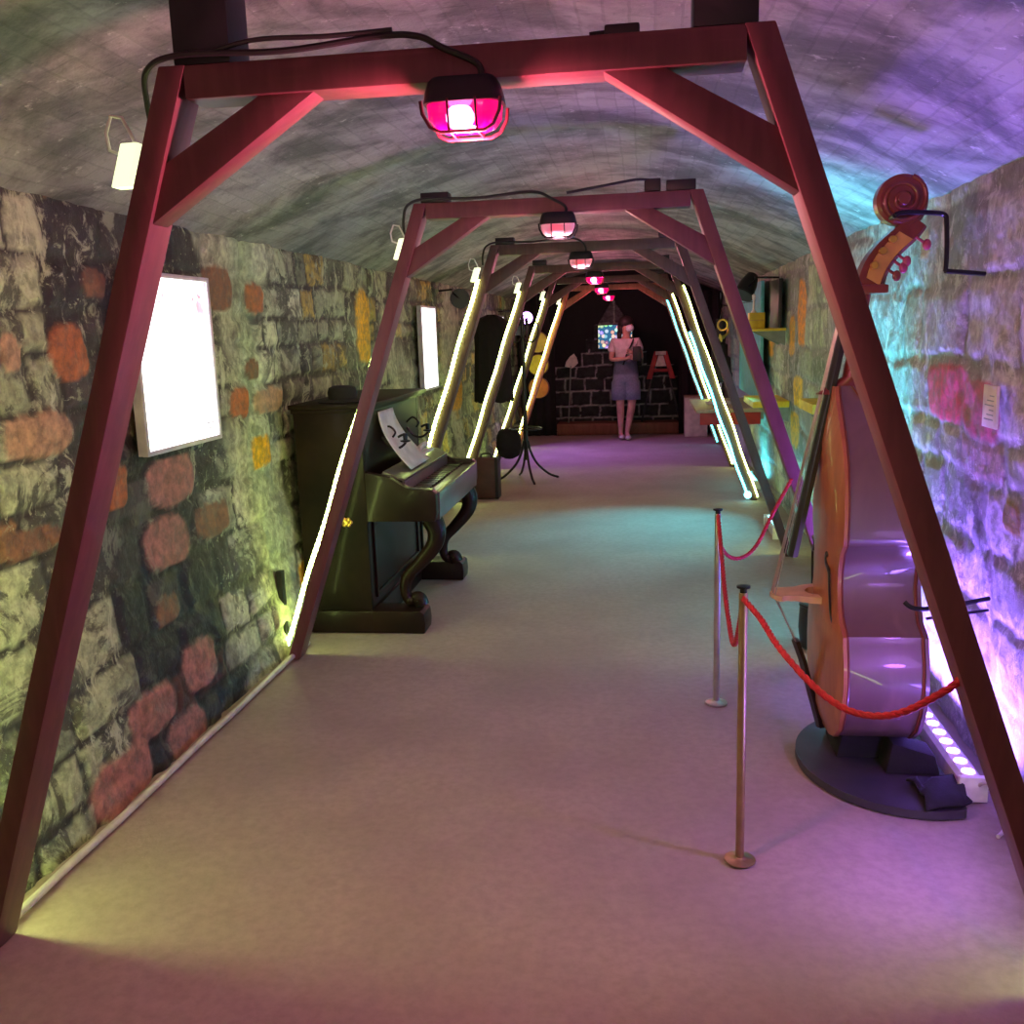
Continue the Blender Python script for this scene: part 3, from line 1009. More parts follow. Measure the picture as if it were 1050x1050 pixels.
make_bar(1.42, 9.2, 1.42, 9.8, CYAN, K_BAR * .15, M['bead_cyan'], 'cyan LED light bar on the floor under the display case', tilt=.3)

# ---------------------------------------------------------------- upright piano
pn = thing('upright_piano', (-1.1, 5.3, 0), 'dark upright piano with open keyboard against the left wall', 'piano')
Y0, Y1 = 4.72, 5.96
mb = MB()
mb.prism([(-1.42, .12), (-1.06, .12), (-1.06, 1.19), (-1.42, 1.19)], Y0, Y0 + .035, .004)
mb.build('side_panel', M['piano_side'], pn)
mb = MB()
mb.prism([(-1.42, .12), (-1.06, .12), (-1.06, 1.19), (-1.42, 1.19)], Y1 - .035, Y1, .004)
mb.build('side_panel', M['piano_side'], pn)
mb = MB()
mb.box(-1.42, -1.40, Y0 + .035, Y1 - .035, .12, 1.18)
mb.box(-1.075, -1.06, Y0 + .036, Y1 - .036, .80, 1.18)
mb.build('upper_panel', M['piano'], pn)
mb = MB()
mb.box(-1.085, -1.07, Y0 + .036, Y1 - .036, .12, .60)
mb.box(-1.07, -1.058, Y0 + .12, Y0 + .15, .16, .58, .003).box(-1.07, -1.058, Y1 - .15, Y1 - .12, .16, .58, .003)
mb.box(-1.07, -1.058, Y0 + .15, Y1 - .15, .55, .58, .003).box(-1.07, -1.058, Y0 + .15, Y1 - .15, .16, .19, .003)
mb.build('lower_panel', M['piano'], pn)
mb = MB()
mb.box(-1.44, -1.0, Y0 - .02, Y1 + .02, 1.19, 1.215, .006)
mb.box(-1.43, -1.03, Y0 - .01, Y1 + .01, 1.17, 1.19, .004)
mb.build('top_lid', M['piano_side'], pn)
mb = MB()
mb.box(-1.42, -1.05, Y0 - .01, Y1 + .01, 0, .12, .006)
for ya in (Y0 - .01, Y1 - .15):
    mb.prism([(-1.06, 0), (-.78, 0), (-.775, .05), (-.78, .105), (-.80, .12), (-1.06, .12)], ya, ya + .16, .004)
mb.build('plinth', M['piano'], pn)
mb = MB()
mb.box(-1.06, -.70, Y0 + .02, Y1 - .02, .60, .68, .006)
for ya in (Y0, Y1 - .06):
    mb.prism([(-1.06, .60), (-.70, .60), (-.688, .64), (-.688, .745), (-.71, .765), (-.84, .775), (-.93, .83), (-1.06, .86)], ya, ya + .06, .005)
mb.build('key_bed', M['piano'], pn)
mb = MB()
mb.prism([(-.705, .60), (-.685, .60), (-.68, .745), (-.705, .75)], Y0 + .06, Y1 - .06, .003)
tag(mb.build('key_slip', M['grey_wood'], pn), 'grey reflecting key slip')
mb = MB()
nk = 52
for k in range(nk):
    ya = Y0 + .07 + k * (Y1 - Y0 - .14) / nk
    mb.box(-.86, -.715, ya + .0006, ya + (Y1 - Y0 - .14) / nk - .0006, .70, .735)
tag(mb.build('white_keys', M['ivory'], pn, smooth=0), None)
mb = MB()
for k in range(nk):
    if k % 7 in (0, 1, 3, 4, 5):
        ya = Y0 + .07 + (k + 1) * (Y1 - Y0 - .14) / nk
        mb.box(-.86, -.765, ya - .006, ya + .006, .735, .748)
mb.build('black_keys', M['ebony'], pn, smooth=0)
mb = MB()
mb.prism([(-.99, .84), (-.87, .80), (-.862, .812), (-.98, .855)], Y0 + .07, Y1 - .07, .003)
mb.prism([(-.875, .735), (-.865, .735), (-.865, .80), (-.88, .80)], Y0 + .07, Y1 - .07)
tag(mb.build('key_lid', M['grey_wood'], pn), 'folded-back lid above the keys')
for ya in (Y0 + .10, Y1 - .16):
    pth = smooth_path([(-.74, ya, .60), (-.715, ya, .53), (-.735, ya, .45), (-.81, ya, .36), (-.885, ya, .28), (-.90, ya, .20), (-.875, ya, .145), (-.83, ya, .16), (-.815, ya, .125)])
    n = len(pth)
    rs = [.058 - .030 * math.sin(min(1, i / n * 1.3) * math.pi / 2) + (.014 if i > n * .8 else 0) for i in range(n)]
    mb = MB()
    mb.tube(pth, rs, 12, flat=(1, .8, 1))
    mb.ball((-.835, ya, .155), .034, (1, .9, 1), 12).ball((-.875, ya, .150), .030, (1, .9, 1), 12)
    mb.build('leg', M['piano'], pn)
# candle sconces
for ya in (5.10, 5.66):
    sc = MB()
    z0 = 1.0
    sc.tube(smooth_path([(-1.06, ya, z0), (-1.02, ya, z0 - .05), (-.97, ya, z0 - .06), (-.93, ya, z0 - .03), (-.94, ya, z0 + .01), (-.97, ya, z0)]), .007, 8)
    sc.tube(smooth_path([(-1.06, ya, z0 + .03), (-1.02, ya, z0 + .06), (-.985, ya, z0 + .03), (-1.0, ya, z0)]), .006, 8)
    sc.lathe([(.012, 0), (.028, .006), (.03, .012), (.012, .016), (.014, .05), (.008, .052)], (-.93, ya, z0 - .03), 'Z', 12)
    o = sc.build('candle_sconce', M['black_metal'], pn)
mb = MB()
for dy_, dz in ((0, 0), (.03, .012), (-.03, .012), (.015, -.02), (-.015, -.02), (0, .03)):
    mb.ball((-1.36 + .16, Y0 - .004, .62), .001)
mb.bm.clear()
for a in range(6):
    an = math.pi / 3 * a
    mb.ball((-1.17 + .022 * math.cos(an), Y0 - .005, .60 + .016 * math.sin(an)), .012, (1, .4, 1), 8)
mb.lathe([(.010, -.016), (.012, -.008), (.012, 0)], (-1.17, Y0, .60), 'Y', 12)
tag(mb.build('rosette_handle', M['brass'], pn), 'small brass rosette on the side panel')
# sheet of music on the piano
mb = MB()
rows = []
for i in range(13):
    s_ = i / 12
    x_ = -1.045 + .16 * s_ ** 2.2
    z_ = 1.15 - .32 * s_ + .015 * math.sin(s_ * 3)
    rows.append([(x_ + .004, 4.98 + .03 * s_ + (.30 + .16 * s_) * k / 4, z_) for k in range(5)])
mb.grid(rows)
tag(mb.build('sheet_music', M['paper'], solid=.003), 'curved white sheet of music leaning on the piano above the keys', 'sheet music')
mb = MB()
pth = [(-.93 + .0 * k, 5.40 + .022 * k, .866 + .004 * math.sin(k)) for k in range(9)]
mb.box(-.975, -.90, 5.42, 5.66, .858, .872, .004)
mb.tube(smooth_path([(-.94, 5.44, .89), (-.93, 5.50, .905), (-.95, 5.57, .895), (-.94, 5.63, .90)]), .017, 8)
tag(mb.build('folded_cloth', M['paper']), 'small pale folded cloth lying on the lid above the piano keys', 'cloth')
# hat on top of the piano
mb = MB()
mb.lathe([(.13, 0), (.135, .006), (.10, .012), (.075, .016), (.078, .05), (.07, .075), (.045, .085), (.0, .082)], (-1.20, 4.88, 1.216), 'Z', 24)
tag(mb.build('hat', M['cloth_black']), 'low black hat lying on top of the piano at its near end', 'hat')

# ---------------------------------------------------------------- suitcase
sc = thing('suitcase', (-1.12, 8.88, 0), 'upright dark brown suitcase standing on the floor beyond the piano', 'suitcase')
mb = MB()
mb.box(-1.24, -1.0, 8.80, 8.98, 0.0, .38, .02)
mb.build('case_body', M['suitcase'], sc)
mb = MB()
mb.tube(smooth_path([(-1.17, 8.89, .38), (-1.165, 8.89, .41), (-1.12, 8.89, .42), (-1.075, 8.89, .41), (-1.07, 8.89, .38)]), .008, 8)
mb.build('handle', M['black'], sc)
mb = MB()
for x_ in (-1.235, -1.02):
    mb.box(x_ - .008, x_ + .022, 8.794, 8.986, -.0, .385, .003)
mb.build('edge_trim', M['black'], sc)

# ---------------------------------------------------------------- coat stand with garments
cs = thing('coat_stand', (-.86, 9.9, 0), 'black bentwood coat stand with curved legs beyond the suitcase', 'coat stand')
mb = MB()
mb.lathe([(.022, .22), (.024, .5), (.018, .9), (.018, 1.5), (.024, 1.6), (.02, 1.66), (.008, 1.74)], (-.86, 9.9, 0), 'Z', 14)
mb.build('pole', M['ebony'], cs)
for k in range(4):
    a = math.radians(20 + 90 * k)
    f = lambda r, z: (-.86 + r * math.cos(a), 9.9 + r * math.sin(a), z)
    mb = MB()
    mb.tube(smooth_path([f(.02, .42), f(.05, .30), f(.12, .17), f(.24, .06), f(.33, .02), f(.34, .012)]), .013, 8)
    mb.build('leg', M['ebony'], cs)
for k in range(5):
    a = math.radians(72 * k + 10)
    f = lambda r, z: (-.86 + r * math.cos(a), 9.9 + r * math.sin(a), z)
    mb = MB()
    mb.tube(smooth_path([f(.015, 1.48), f(.09, 1.44), f(.15, 1.50), f(.16, 1.60), f(.13, 1.66), f(.14, 1.68)]), .009, 8)
    mb.build('hook', M['ebony'], cs)
mb = MB()
mb.tube([(-.86 + .17 * math.cos(a * math.pi / 12), 9.9 + .17 * math.sin(a * math.pi / 12), .55) for a in range(25)], .009, 8)
mb.build('umbrella_ring', M['ebony'], cs)
mb = MB()
rows = []
prof = [(0, .03, .02), (.03, .10, .05), (.08, .155, .085), (.16, .17, .10), (.32, .165, .105), (.55, .175, .11), (.78, .185, .12), (.90, .19, .125)]
for h, rx, ry in prof:
    rows.append([(-1.20 + (rx + .012 * math.sin(k * 2.2)) * math.cos(k * math.pi / 14) * 1.05, 10.02 + (ry + .014 * math.sin(k * 1.6)) * math.sin(k * math.pi / 14), 1.73 - h + .012 * math.sin(k * 1.3) * (h > .8)) for k in range(29)])
mb.grid(rows)
tag(mb.build('coat', M['cloth_black'], smooth=60, solid=.006), 'long black coat hanging by the left wall behind the third and fourth posts', 'coat')
mb = MB()
rows = []
for h, r in [(0, .07), (.02, .10), (.08, .125), (.2, .13), (.28, .10), (.31, .04), (.315, .005)]:
    rows.append([(-1.03 + (r * (1 + .06 * math.sin(3 * k))) * math.cos(k * math.pi / 10), 9.84 + r * math.sin(k * math.pi / 10) * .7, .555 - h) for k in range(21)])
mb.grid(rows)
tag(mb.build('cloth_bag', M['cloth_black'], smooth=60, solid=.004), 'black cloth bag hanging in the ring of the coat stand', 'bag')

# ---------------------------------------------------------------- double bass
BY = 3.385      # centre plane
BXF, BXB = 1.02, 1.262
BZ = .12
bs_ = thing('double_bass', (1.15, BY, BZ), 'large brown double bass standing sideways on a dark round stand at the right wall', 'double bass')
prof = [(0, .03), (.01, .12), (.035, .20), (.09, .27), (.17, .315), (.26, .335), (.34, .325), (.39, .305), (.42, .30), (.428, .285), (.45, .235), (.50, .20), (.56, .185), (.62, .19), (.68, .215), (.705, .245), (.715, .258), (.74, .262), (.80, .265), (.88, .258), (.96, .235), (1.03, .195), (1.09, .145), (1.14, .095), (1.18, .06), (1.215, .04)]
def bass_ring(x, e=0.0):
    L_ = [(x, BY - w - e, BZ + h * (1 + e * .3) + (-e if i == 0 else 0)) for i, (h, w) in enumerate(prof)]
    R_ = [(x, BY + w + e, BZ + h * (1 + e * .3) + (-e if i == 0 else 0)) for i, (h, w) in enumerate(prof)]
    return L_ + R_[::-1]
mb = MB()
rings = []
for x_ in (BXF, (BXF + BXB) / 2, BXB):
    rings.append([mb.bm.verts.new(p) for p in bass_ring(x_)])
for a, b in zip(rings, rings[1:]):
    for k in range(len(a)):
        mb.bm.faces.new((a[k], a[(k + 1) % len(a)], b[(k + 1) % len(a)], b[k]))
for v in mb.bm.verts:
    v.co.x = BXF + (v.co.x - BXF) * (1 - .85 * max(0, (v.co.z - .95) / .4) ** 1.3)
mb.build('ribs', M['bass_rib'], bs_, smooth=50)
def plate(x, sgn, arch, name, mat):
    mb = MB()
    rows, back = [], []
    for h, w in prof:
        e = .012
        row = []
        for k in range(17):
            s_ = -1 + 2 * k / 16
            ar = arch * (1 - abs(s_) ** 2.2) * min(1, w / .2) * math.sin(min(1, max(.05, h / .15)) * math.pi / 2)
            row.append((x + sgn * (.012 + ar), BY + s_ * (w + e), BZ + h))
        rows.append(row)
        back.append([(x, p[1], p[2]) for p in row])
    R1 = [[mb.bm.verts.new(p) for p in r] for r in rows]
    R2 = [[mb.bm.verts.new(p) for p in r] for r in back]
    for R_ in (R1, R2):
        for a, b in zip(R_, R_[1:]):
            for k in range(16):
                mb.bm.faces.new((a[k], a[k + 1], b[k + 1], b[k]))
    for i in range(len(R1) - 1):
        for k in (0, 16):
            mb.bm.faces.new((R1[i][k], R1[i + 1][k], R2[i + 1][k], R2[i][k]))
    for i in (0, -1):
        for k in range(16):
            mb.bm.faces.new((R1[i][k], R1[i][k + 1], R2[i][k + 1], R2[i][k]))
    return mb.build(name, mat, bs_, smooth=50)
plate(BXF, -1, .035, 'soundboard', M['bass_top'])
bp_ = plate(BXB, 1, .01, 'back_plate', M['bass_rib'])
for v in bp_.data.vertices:
    zz = v.co.z + BZ
    xx = v.co.x + 1.15
    v.co.x = BXF + (xx - BXF) * (1 - .85 * max(0, (zz - .95) / .4) ** 1.3) - 1.15
mb = MB()
for x_ in (BXF + .004, BXB - .004):
    pr = bass_ring(x_, .003)
    if x_ > 1.1:
        pr = [(BXF + (p[0] - BXF) * (1 - .85 * max(0, (p[2] - .95) / .4) ** 1.3), p[1], p[2]) for p in pr]
    mb.tube(pr[:len(prof)], .005, 6)
    mb.tube(pr[len(prof):], .005, 6)
mb.build('edging', M['bass_edge'], bs_)
for sy in (-1, 1):
    mb = MB()
    fy = BY + sy * .17
    xx = BXF - .032
    mb.tube(smooth_path([(xx - .006, fy + sy * -.035, BZ + .66), (xx - .004, fy + sy * -.055, BZ + .645), (xx - .004, fy + sy * -.045, BZ + .62), (xx - .002, fy - sy * .012, BZ + .60), (xx, fy, BZ + .53), (xx + .004, fy + sy * .012, BZ + .46), (xx + .008, fy + sy * .04, BZ + .43), (xx + .012, fy + sy * .055, BZ + .41), (xx + .01, fy + sy * .045, BZ + .395), (xx + .008, fy + sy * .03, BZ + .405)]), [.009] * 3 * 8 + [.007] * (6 * 8) + [.009], 8, flat=(.6, 1, 1))
    mb.build('f_hole', M['ebony'], bs_)
# neck with heel
mb = MB()
cp = [(1.02, 1.30), (1.075, 1.36), (1.08, 1.45), (1.09, 1.56), (1.105, 1.66)]
rows = []
for (x_, z_), wd, dp in zip(cp, (.035, .032, .028, .026, .025), (.075, .04, .028, .026, .026)):
    rows.append([mb.bm.verts.new((x_ + dp * .9 * math.cos(a) , BY + wd * math.sin(a), z_ + dp * .1)) for a in [k * math.pi / 8 for k in range(16)]])
for a, b in zip(rows, rows[1:]):
    for k in range(16):
        mb.bm.faces.new((a[k], a[(k + 1) % 16], b[(k + 1) % 16], b[k]))
mb.bm.faces.new(rows[0])
mb.bm.faces.new(rows[-1])
mb.build('neck', M['scroll'], bs_)
mb = MB()
A_, B_ = Vector((1.065, BY, 1.665)), Vector((.885, BY, .745))
for k in (0,):
    v_ = []
    for P_, w_ in ((A_, .024), (B_, .047)):
        v_.append([mb.bm.verts.new((P_.x + dx, P_.y + w_ * dy_, P_.z)) for dx, dy_ in ((.0, -1), (-.010, -.6), (-.013, 0), (-.010, .6), (0, 1), (.016, .95), (.016, -.95))])
    for q in range(7):
        mb.bm.faces.new((v_[0][q], v_[0][(q + 1) % 7], v_[1][(q + 1) % 7], v_[1][q]))
    mb.bm.faces.new(v_[0])
    mb.bm.faces.new(v_[1])
mb.build('fingerboard', M['ebony'], bs_)
# bridge
mb = MB()
br = [(-.095, 0), (-.055, 0), (-.045, .03), (-.02, .045), (0, .05), (.02, .045), (.045, .03), (.055, 0), (.095, 0), (.085, .045), (.062, .08), (.058, .12), (.066, .135), (.05, .155), (0, .17), (-.05, .155), (-.066, .135), (-.058, .12), (-.062, .08), (-.085, .045)]
fa = [mb.bm.verts.new((.985 - h, BY + w_, .60 - .01)) for w_, h in br]
fb_ = [mb.bm.verts.new((.985 - h, BY + w_, .60 + .014 - h * .04)) for w_, h in br]
mb.bm.faces.new(fa)
mb.bm.faces.new(fb_[::-1])
for k in range(len(br)):
    mb.bm.faces.new((fa[k], fa[(k + 1) % len(br)], fb_[(k + 1) % len(br)], fb_[k]))
mb.build('bridge', M['maple'], bs_)
mb = MB()
tl = [((.905, .43), .028), ((.93, .36), .036), ((1.0, .10), .016)]
v_ = []
for (x_, z_), w_ in tl:
    v_.append([mb.bm.verts.new((x_ + dx, BY + w_ * dy_, z_)) for dx, dy_ in ((0, -1), (-.012, 0), (0, 1), (.014, .8), (.014, -.8))])
for a, b in zip(v_, v_[1:]):
    for q in range(5):
        mb.bm.faces.new((a[q], a[(q + 1) % 5], b[(q + 1) % 5], b[q]))
mb.bm.faces.new(v_[0])
mb.bm.faces.new(v_[-1])
mb.tube([(1.0, BY, .11), (1.03, BY, .10)], .008, 8)
mb.build('tailpiece', M['ebony'], bs_)
for k in range(4):
    w_ = (k - 1.5)
    mb = MB()
    mb.tube([(1.048, BY + w_ * .010, 1.665), (.822 + .004 * abs(w_), BY + w_ * .028, .607), (.905, BY + w_ * .014, .43)], .0016 + .0005 * k, 6)
    mb.build('string', M['string'], bs_)
# pegbox and scroll
mb = MB()
path = smooth_path([(1.090, BY, 1.665), (1.105, BY, 1.72), (1.135, BY, 1.77), (1.175, BY, 1.81), (1.215, BY, 1.845), (1.235, BY, 1.87)], 5)
path = [Vector(p) + Vector((.025, 0, -.008)) for p in path]
n = len(path)
rings = []
for i, p in enumerate(path):
    t_ = (path[min(i + 1, n - 1)] - path[max(i - 1, 0)]).normalized()
    nn = Vector((t_.z, 0, -t_.x))
    hw = .040 - .012 * i / n
    dp = .046 - .012 * i / n
    rings.append([mb.bm.verts.new(p + nn * a_ * dp + Vector((0, b_ * hw, 0))) for a_, b_ in ((-1, -1), (-1, 1), (.7, 1), (1, .5), (1, -.5), (.7, -1))])
for a, b in zip(rings, rings[1:]):
    for k in range(6):
        mb.bm.faces.new((a[k], a[(k + 1) % 6], b[(k + 1) % 6], b[k]))
mb.bm.faces.new(rings[0])
mb.bm.faces.new(rings[-1])
pb = mb.build('pegbox', M['scroll'], bs_)
mb = MB()
mb.prism([(p.x - .020, p.z + .012) for p in path[2:-8]] + [(p.x + .022, p.z - .014) for p in path[2:-8][::-1]], BY - .0455, BY - .0385)
mb.build('machine_plate', M['peg_wood'], pb)
mb = MB()
mb.box(1.07, 1.17, BY - .05, BY + .05, 1.635, 1.665, .008)
mb.build('nut_block', M['scroll'], pb)
for (x_, z_) in ((1.165, 1.765), (1.195, 1.80), (1.14, 1.72)):
    mb = MB()
    mb.lathe([(.011, -.012), (.013, 0), (.006, .004)], (x_ - .02, BY - .048, z_ + .005), 'Y', 12)
    mb.build('gear_wheel', M['brass'], pb)
for (x_, z_, c_) in ((1.195, 1.69, 'scroll'), (1.225, 1.735, 'pegred'), (1.215, 1.715, 'pegred'), (1.285, 1.785, 'pegred')):
    mb = MB()
    mb.tube([(x_ - .05, BY - .02, z_ + .04), (x_, BY - .035, z_)], .005, 6)
    mb.ball((x_, BY - .035, z_), .014, (1, .6, 1.3), 12)
    mb.build('tuning_key', M[c_], pb)
mb = MB()
SC = (1.205, BY, 1.930)
mb.lathe([(.070, -.034), (.080, -.026), (.080, .026), (.070, .034)], SC, 'Y', 36)
mb.lathe([(.046, -.044), (.052, -.038), (.052, .038), (.046, .044)], SC, 'Y', 30)
mb.lathe([(.018, -.060), (.024, -.052), (.024, .052), (.018, .060)], SC, 'Y', 24)
for sy in (-1, 1):
    mb.tube([(SC[0] + (.077 - .062 * q / 60) * math.cos(1.2 - q * .21), BY + sy * (.032 + .024 * q / 60), SC[2] + (.077 - .062 * q / 60) * math.sin(1.2 - q * .21)) for q in range(61)], [.008 - .003 * q / 60 for q in range(61)], 8)
mb.tube(smooth_path([(1.225, BY, 1.85), (1.262, BY, 1.885), (1.272, BY, 1.93)]), [.034] * 17, 10, flat=(.6, 1, .6))
mb.build('scroll', M['scroll'], bs_)

mb = MB()
mb.tube(smooth_path([(1.17, 3.30, 1.875), (1.20, 3.31, 1.885), (1.30, 3.34, 1.882), (1.335, 3.35, 1.875), (1.342, 3.35, 1.85), (1.35, 3.36, 1.76), (1.352, 3.37, 1.70)], 5), .008, 8)
mb.tube([(1.352, 3.37, 1.70), (1.50, 3.45, 1.69)], .008, 8)
mb.tube([(1.17, 3.30, 1.875), (1.17, 3.46, 1.872)], .008, 8)
tag(mb.build('wall_bracket', M['black_metal']), 'bent black metal rod from the right wall holding the scroll of the double bass', 'bracket')
mb = MB()
mb.tube(smooth_path([(1.20, 3.10, .655), (1.22, 3.09, .64), (1.26, 3.09, .635), (1.36, 3.12, .64), (1.49, 3.2, .64)]), .008, 8)
mb.tube([(1.27, 3.10, .60), (1.49, 3.2, .60)], .005, 8)
tag(mb.build('rib_hook', M['black_metal']), 'short dark hook rod from the wall touching the side of the double bass', 'bracket')

# stand disc, cut straight on the wall side
mb = MB()
pts = []
for k in range(64):
    a = 2 * math.pi * k / 64
    x_, y_ = 1.265 + .355 * math.cos(a), 3.31 + .40 * math.sin(a)
    pts.append((min(x_, 1.375), y_))
a = [mb.bm.verts.new((p[0], p[1], .0)) for p in pts]
b = [mb.bm.verts.new((p[0], p[1], .028)) for p in pts]
mb.bm.faces.new(a)
mb.bm.faces.new(b[::-1])
for k in range(64):
    mb.bm.faces.new((a[k], a[(k + 1) % 64], b[(k + 1) % 64], b[k]))
sd_ = mb.build('round_platform', M['disc'])
tag(sd_, 'flat dark round platform on the floor under the double bass', 'platform')
mb = MB()
mb.prism([(1.04, .028), (1.27, .028), (1.25, .12), (1.06, .12)], 3.28, 3.50, .01)
mb.prism([(1.18, .028), (1.36, .028), (1.34, .10), (1.2, .14)], 3.16, 3.28, .01)
tag(mb.build('bass_cradle', M['cloth_black']), 'black padded block on the round base directly below the double bass', 'support')
mb = MB()
rows = [[(1.24 + .04 * k + .01 * math.sin(i + k), 2.90 + .05 * i + .012 * k, .035 + .028 * abs(math.sin(i * 1.7 + k * 1.1)) * (1 if 0 < i < 4 else .4)) for k in range(5)] for i in range(5)]
mb.grid(rows)
tag(mb.build('black_cloth', M['cloth_black'], smooth=60, solid=.008), 'crumpled black cloth on the front right edge of the round base', 'cloth')
mb = MB()
mb.tube(smooth_path([(1.44, 3.05, .05), (1.45, 2.99, .09), (1.47, 2.93, .05), (1.46, 2.86, .012), (1.42, 2.80, .012)]), .006, 8)
tag(mb.build('bar_cable', M['conduit']), 'grey looped cable at the near end of the purple light bar', 'cable')

# ---------------------------------------------------------------- barrier posts and ropes
def make_post(x, y, h, mat, label):
    t = thing('barrier_post', (x, y, 0), label, 'barrier post', 'barrier posts before the double bass')
    MB().lathe([(.045, 0), (.045, .004), (.02, .007), (.014, .012)], (x, y, 0), 'Z', 24).build('foot_plate', mat, t)
    MB().lathe([(.0125, .008), (.0125, h - .02)], (x, y, 0), 'Z', 16).build('shaft', mat, t)
    MB().lathe([(.010, h - .02), (.010, h - .008), (.019, h - .006), (.019, h), (.006, h + .003)], (x, y, 0), 'Z', 16).build('cap', M['black_metal'], t)
    return t
make_post(.665, 3.84, .825, M['steel'], 'slim steel barrier post, the farther of the two')
make_post(.645, 2.63, .835, M['bronze'], 'slim bronze-toned barrier post, the nearer of the two')
def make_rope(pts, label, r=.0075):
    P_ = smooth_path(pts, 14)
    # dense resample
    Q = []
    acc = 0
    for a, b in zip(P_, P_[1:]):
        n_ = max(1, int((b - a).length / .006))
        for k in range(n_):
            Q.append(a.lerp(b, k / n_))
    mb = MB()
    for ph in (0, 2.1, 4.2):
        up = Vector((.1, .1, 1)).normalized()
        pts2 = []
        s_ = 0
        for i, p in enumerate(Q):
            t_ = (Q[min(i + 1, len(Q) - 1)] - Q[max(i - 1, 0)]).normalized()
            n1 = (up - t_ * up.dot(t_)).normalized()
            n2 = t_.cross(n1)
            if i:
                s_ += (Q[i] - Q[i - 1]).length
            a = s_ * 2 * math.pi / .06 + ph
            pts2.append(p + n1 * math.cos(a) * r * .55 + n2 * math.sin(a) * r * .55)
        mb.tube(pts2, r * .68, 6)
    return tag(mb.build('barrier_rope', M['rope'], smooth=60), label, 'rope', 'red ropes on the barrier posts')
make_rope([(.645, 2.62, .80), (.68, 2.50, .775), (.71, 2.35, .745), (.78, 2.22, .69), (.85, 2.15, .665), (.93, 2.09, .69), (1.02, 2.06, .76), (1.045, 2.04, .80)], 'red twisted rope sagging from the nearer barrier post to the nearest right post')
make_rope([(.665, 3.83, .80), (.665, 3.65, .70), (.662, 3.45, .60), (.66, 3.15, .52), (.655, 2.95, .56), (.65, 2.75, .70), (.645, 2.64, .80)], 'red twisted rope hanging between the two barrier posts')
make_rope([(.665, 3.85, .80), (.69, 3.98, .64), (.74, 4.06, .57), (.80, 4.12, .56), (.86, 4.18, .60), (.93, 4.24, .72), (1.02, 4.285, .88)], 'red twisted rope from the farther barrier post to the second right post')

# ---------------------------------------------------------------- right wall fittings
ns = thing('wall_notice', (1.47, 3.25, 1.27), 'small white notice on the purple-lit right wall', 'notice')
mb = MB()
mb.box(1.462, 1.472, 3.16, 3.28, 1.20, 1.335, .002)
mb.build('notice_card', M['white_paint'], ns)
mb = MB()
for k in range(6):
    mb.box(1.4612, 1.462, 3.18, 3.26 - .02 * (k % 3), 1.225 + .015 * k, 1.229 + .015 * k)
mb.build('printed_lines', M['greygreen'], ns, smooth=0)

dc = thing('display_case', (1.15, 9.9, .4), 'table-like display case with pale sloping top and red front on the right side', 'display case')
mb = MB()
mb.prism([(.86, .735), (1.505, .735), (1.505, .775), (.86, .765)], 9.2, 10.6, .004)
mb.build('case_top', M['pale_wood'], dc)
mb = MB()
mb.box(.90, 1.46, 9.22, 9.26, .62, .733, .004)
tag(mb.build('front_apron', M['redpaint'], dc), 'dark red apron below the top')
MB().box(1.30, 1.50, 9.3, 10.5, .66, .734, .004).build('wall_batten', M['pale_wood'], dc)
mb = MB()
mb.box(1.0, 1.25, 9.75, 10.1, .772, .776)
mb.build('open_book_page', M['paper'], dc)

pd = thing('pedestal', (1.10, 13.9, 0), 'low white pedestal on the floor behind the display case, near the end wall', 'pedestal')
MB().box(.945, 1.26, 13.75, 14.1, 0, .55, .006).build('box', M['white_paint'], pd)
MB().box(.94, 1.265, 13.745, 14.105, .55, .57, .004).build('top_board', M['pale_wood'], pd)

def shelf(y0, y1, x0, z0, z1, mat, label):
    t = thing('wall_shelf', (1.45, (y0 + y1) / 2, z0), label, 'shelf')
    MB().box(x0, 1.50, y0, y1, z0, z1, .005).build('shelf_board', mat, t)
    mb = MB()
    for yy in (y0 + .05, y1 - .08):
        mb.prism([(x0 + .03, z0), (1.5, z0), (1.5, z0 - .12)], yy, yy + .02)
    mb.build('bracket', M['greygreen'], t)
    return t
shelf(5.85, 6.35, 1.36, 1.01, 1.07, M['yellow'], 'yellow painted wall shelf right of the third frame, next to the double bass fingerboard')
shelf(7.7, 8.4, 1.22, .90, .95, M['yellow'], 'bright yellow lit wall shelf between the second and third right posts')
ts = shelf(7.95, 8.45, 1.24, 1.49, 1.51, M['yellow'], 'high small shelf on the right wall carrying the yellow tin')
bx = thing('yellow_tin', (1.30, 8.2, 1.51), 'bright yellow square tin on the high small shelf', 'tin')
MB().box(1.23, 1.355, 8.14, 8.26, 1.511, 1.64, .006).build('tin_body', M['yellow'], bx)
mb = MB()
mb.box(1.226, 1.359, 8.136, 8.264, 1.575, 1.582, .001)
mb.build('seam', M['yellow2'], bx)
mb = MB()
mb.lathe([(.022, 0), (.022, .01), (.009, .02), (.007, .10), (.012, .11), (.015, .14), (.004, .15)], (1.27, 8.2, 1.641), 'Z', 14)
tag(mb.build('figurine', M['white_plastic']), 'slim glassy figurine standing on the yellow tin', 'figurine')
mb = MB()
mb.box(1.44, 1.47, 8.0, 8.5, 1.515, 1.90, .004)
tag(mb.build('dark_board', M['black']), 'dark board on the right wall behind the yellow tin', 'board')
mb = MB()
mb.box(1.42, 1.45, 9.0, 10.9, .85, 1.93, .004)
tag(mb.build('blue_panel', M['teal']), 'pale blue panel on the right wall above the display case', 'panel')
hb = thing('brass_horn', (1.09, 9.45, 1.5), 'small brass horn with a round loop hanging by the blue panel', 'horn')
mb = MB()
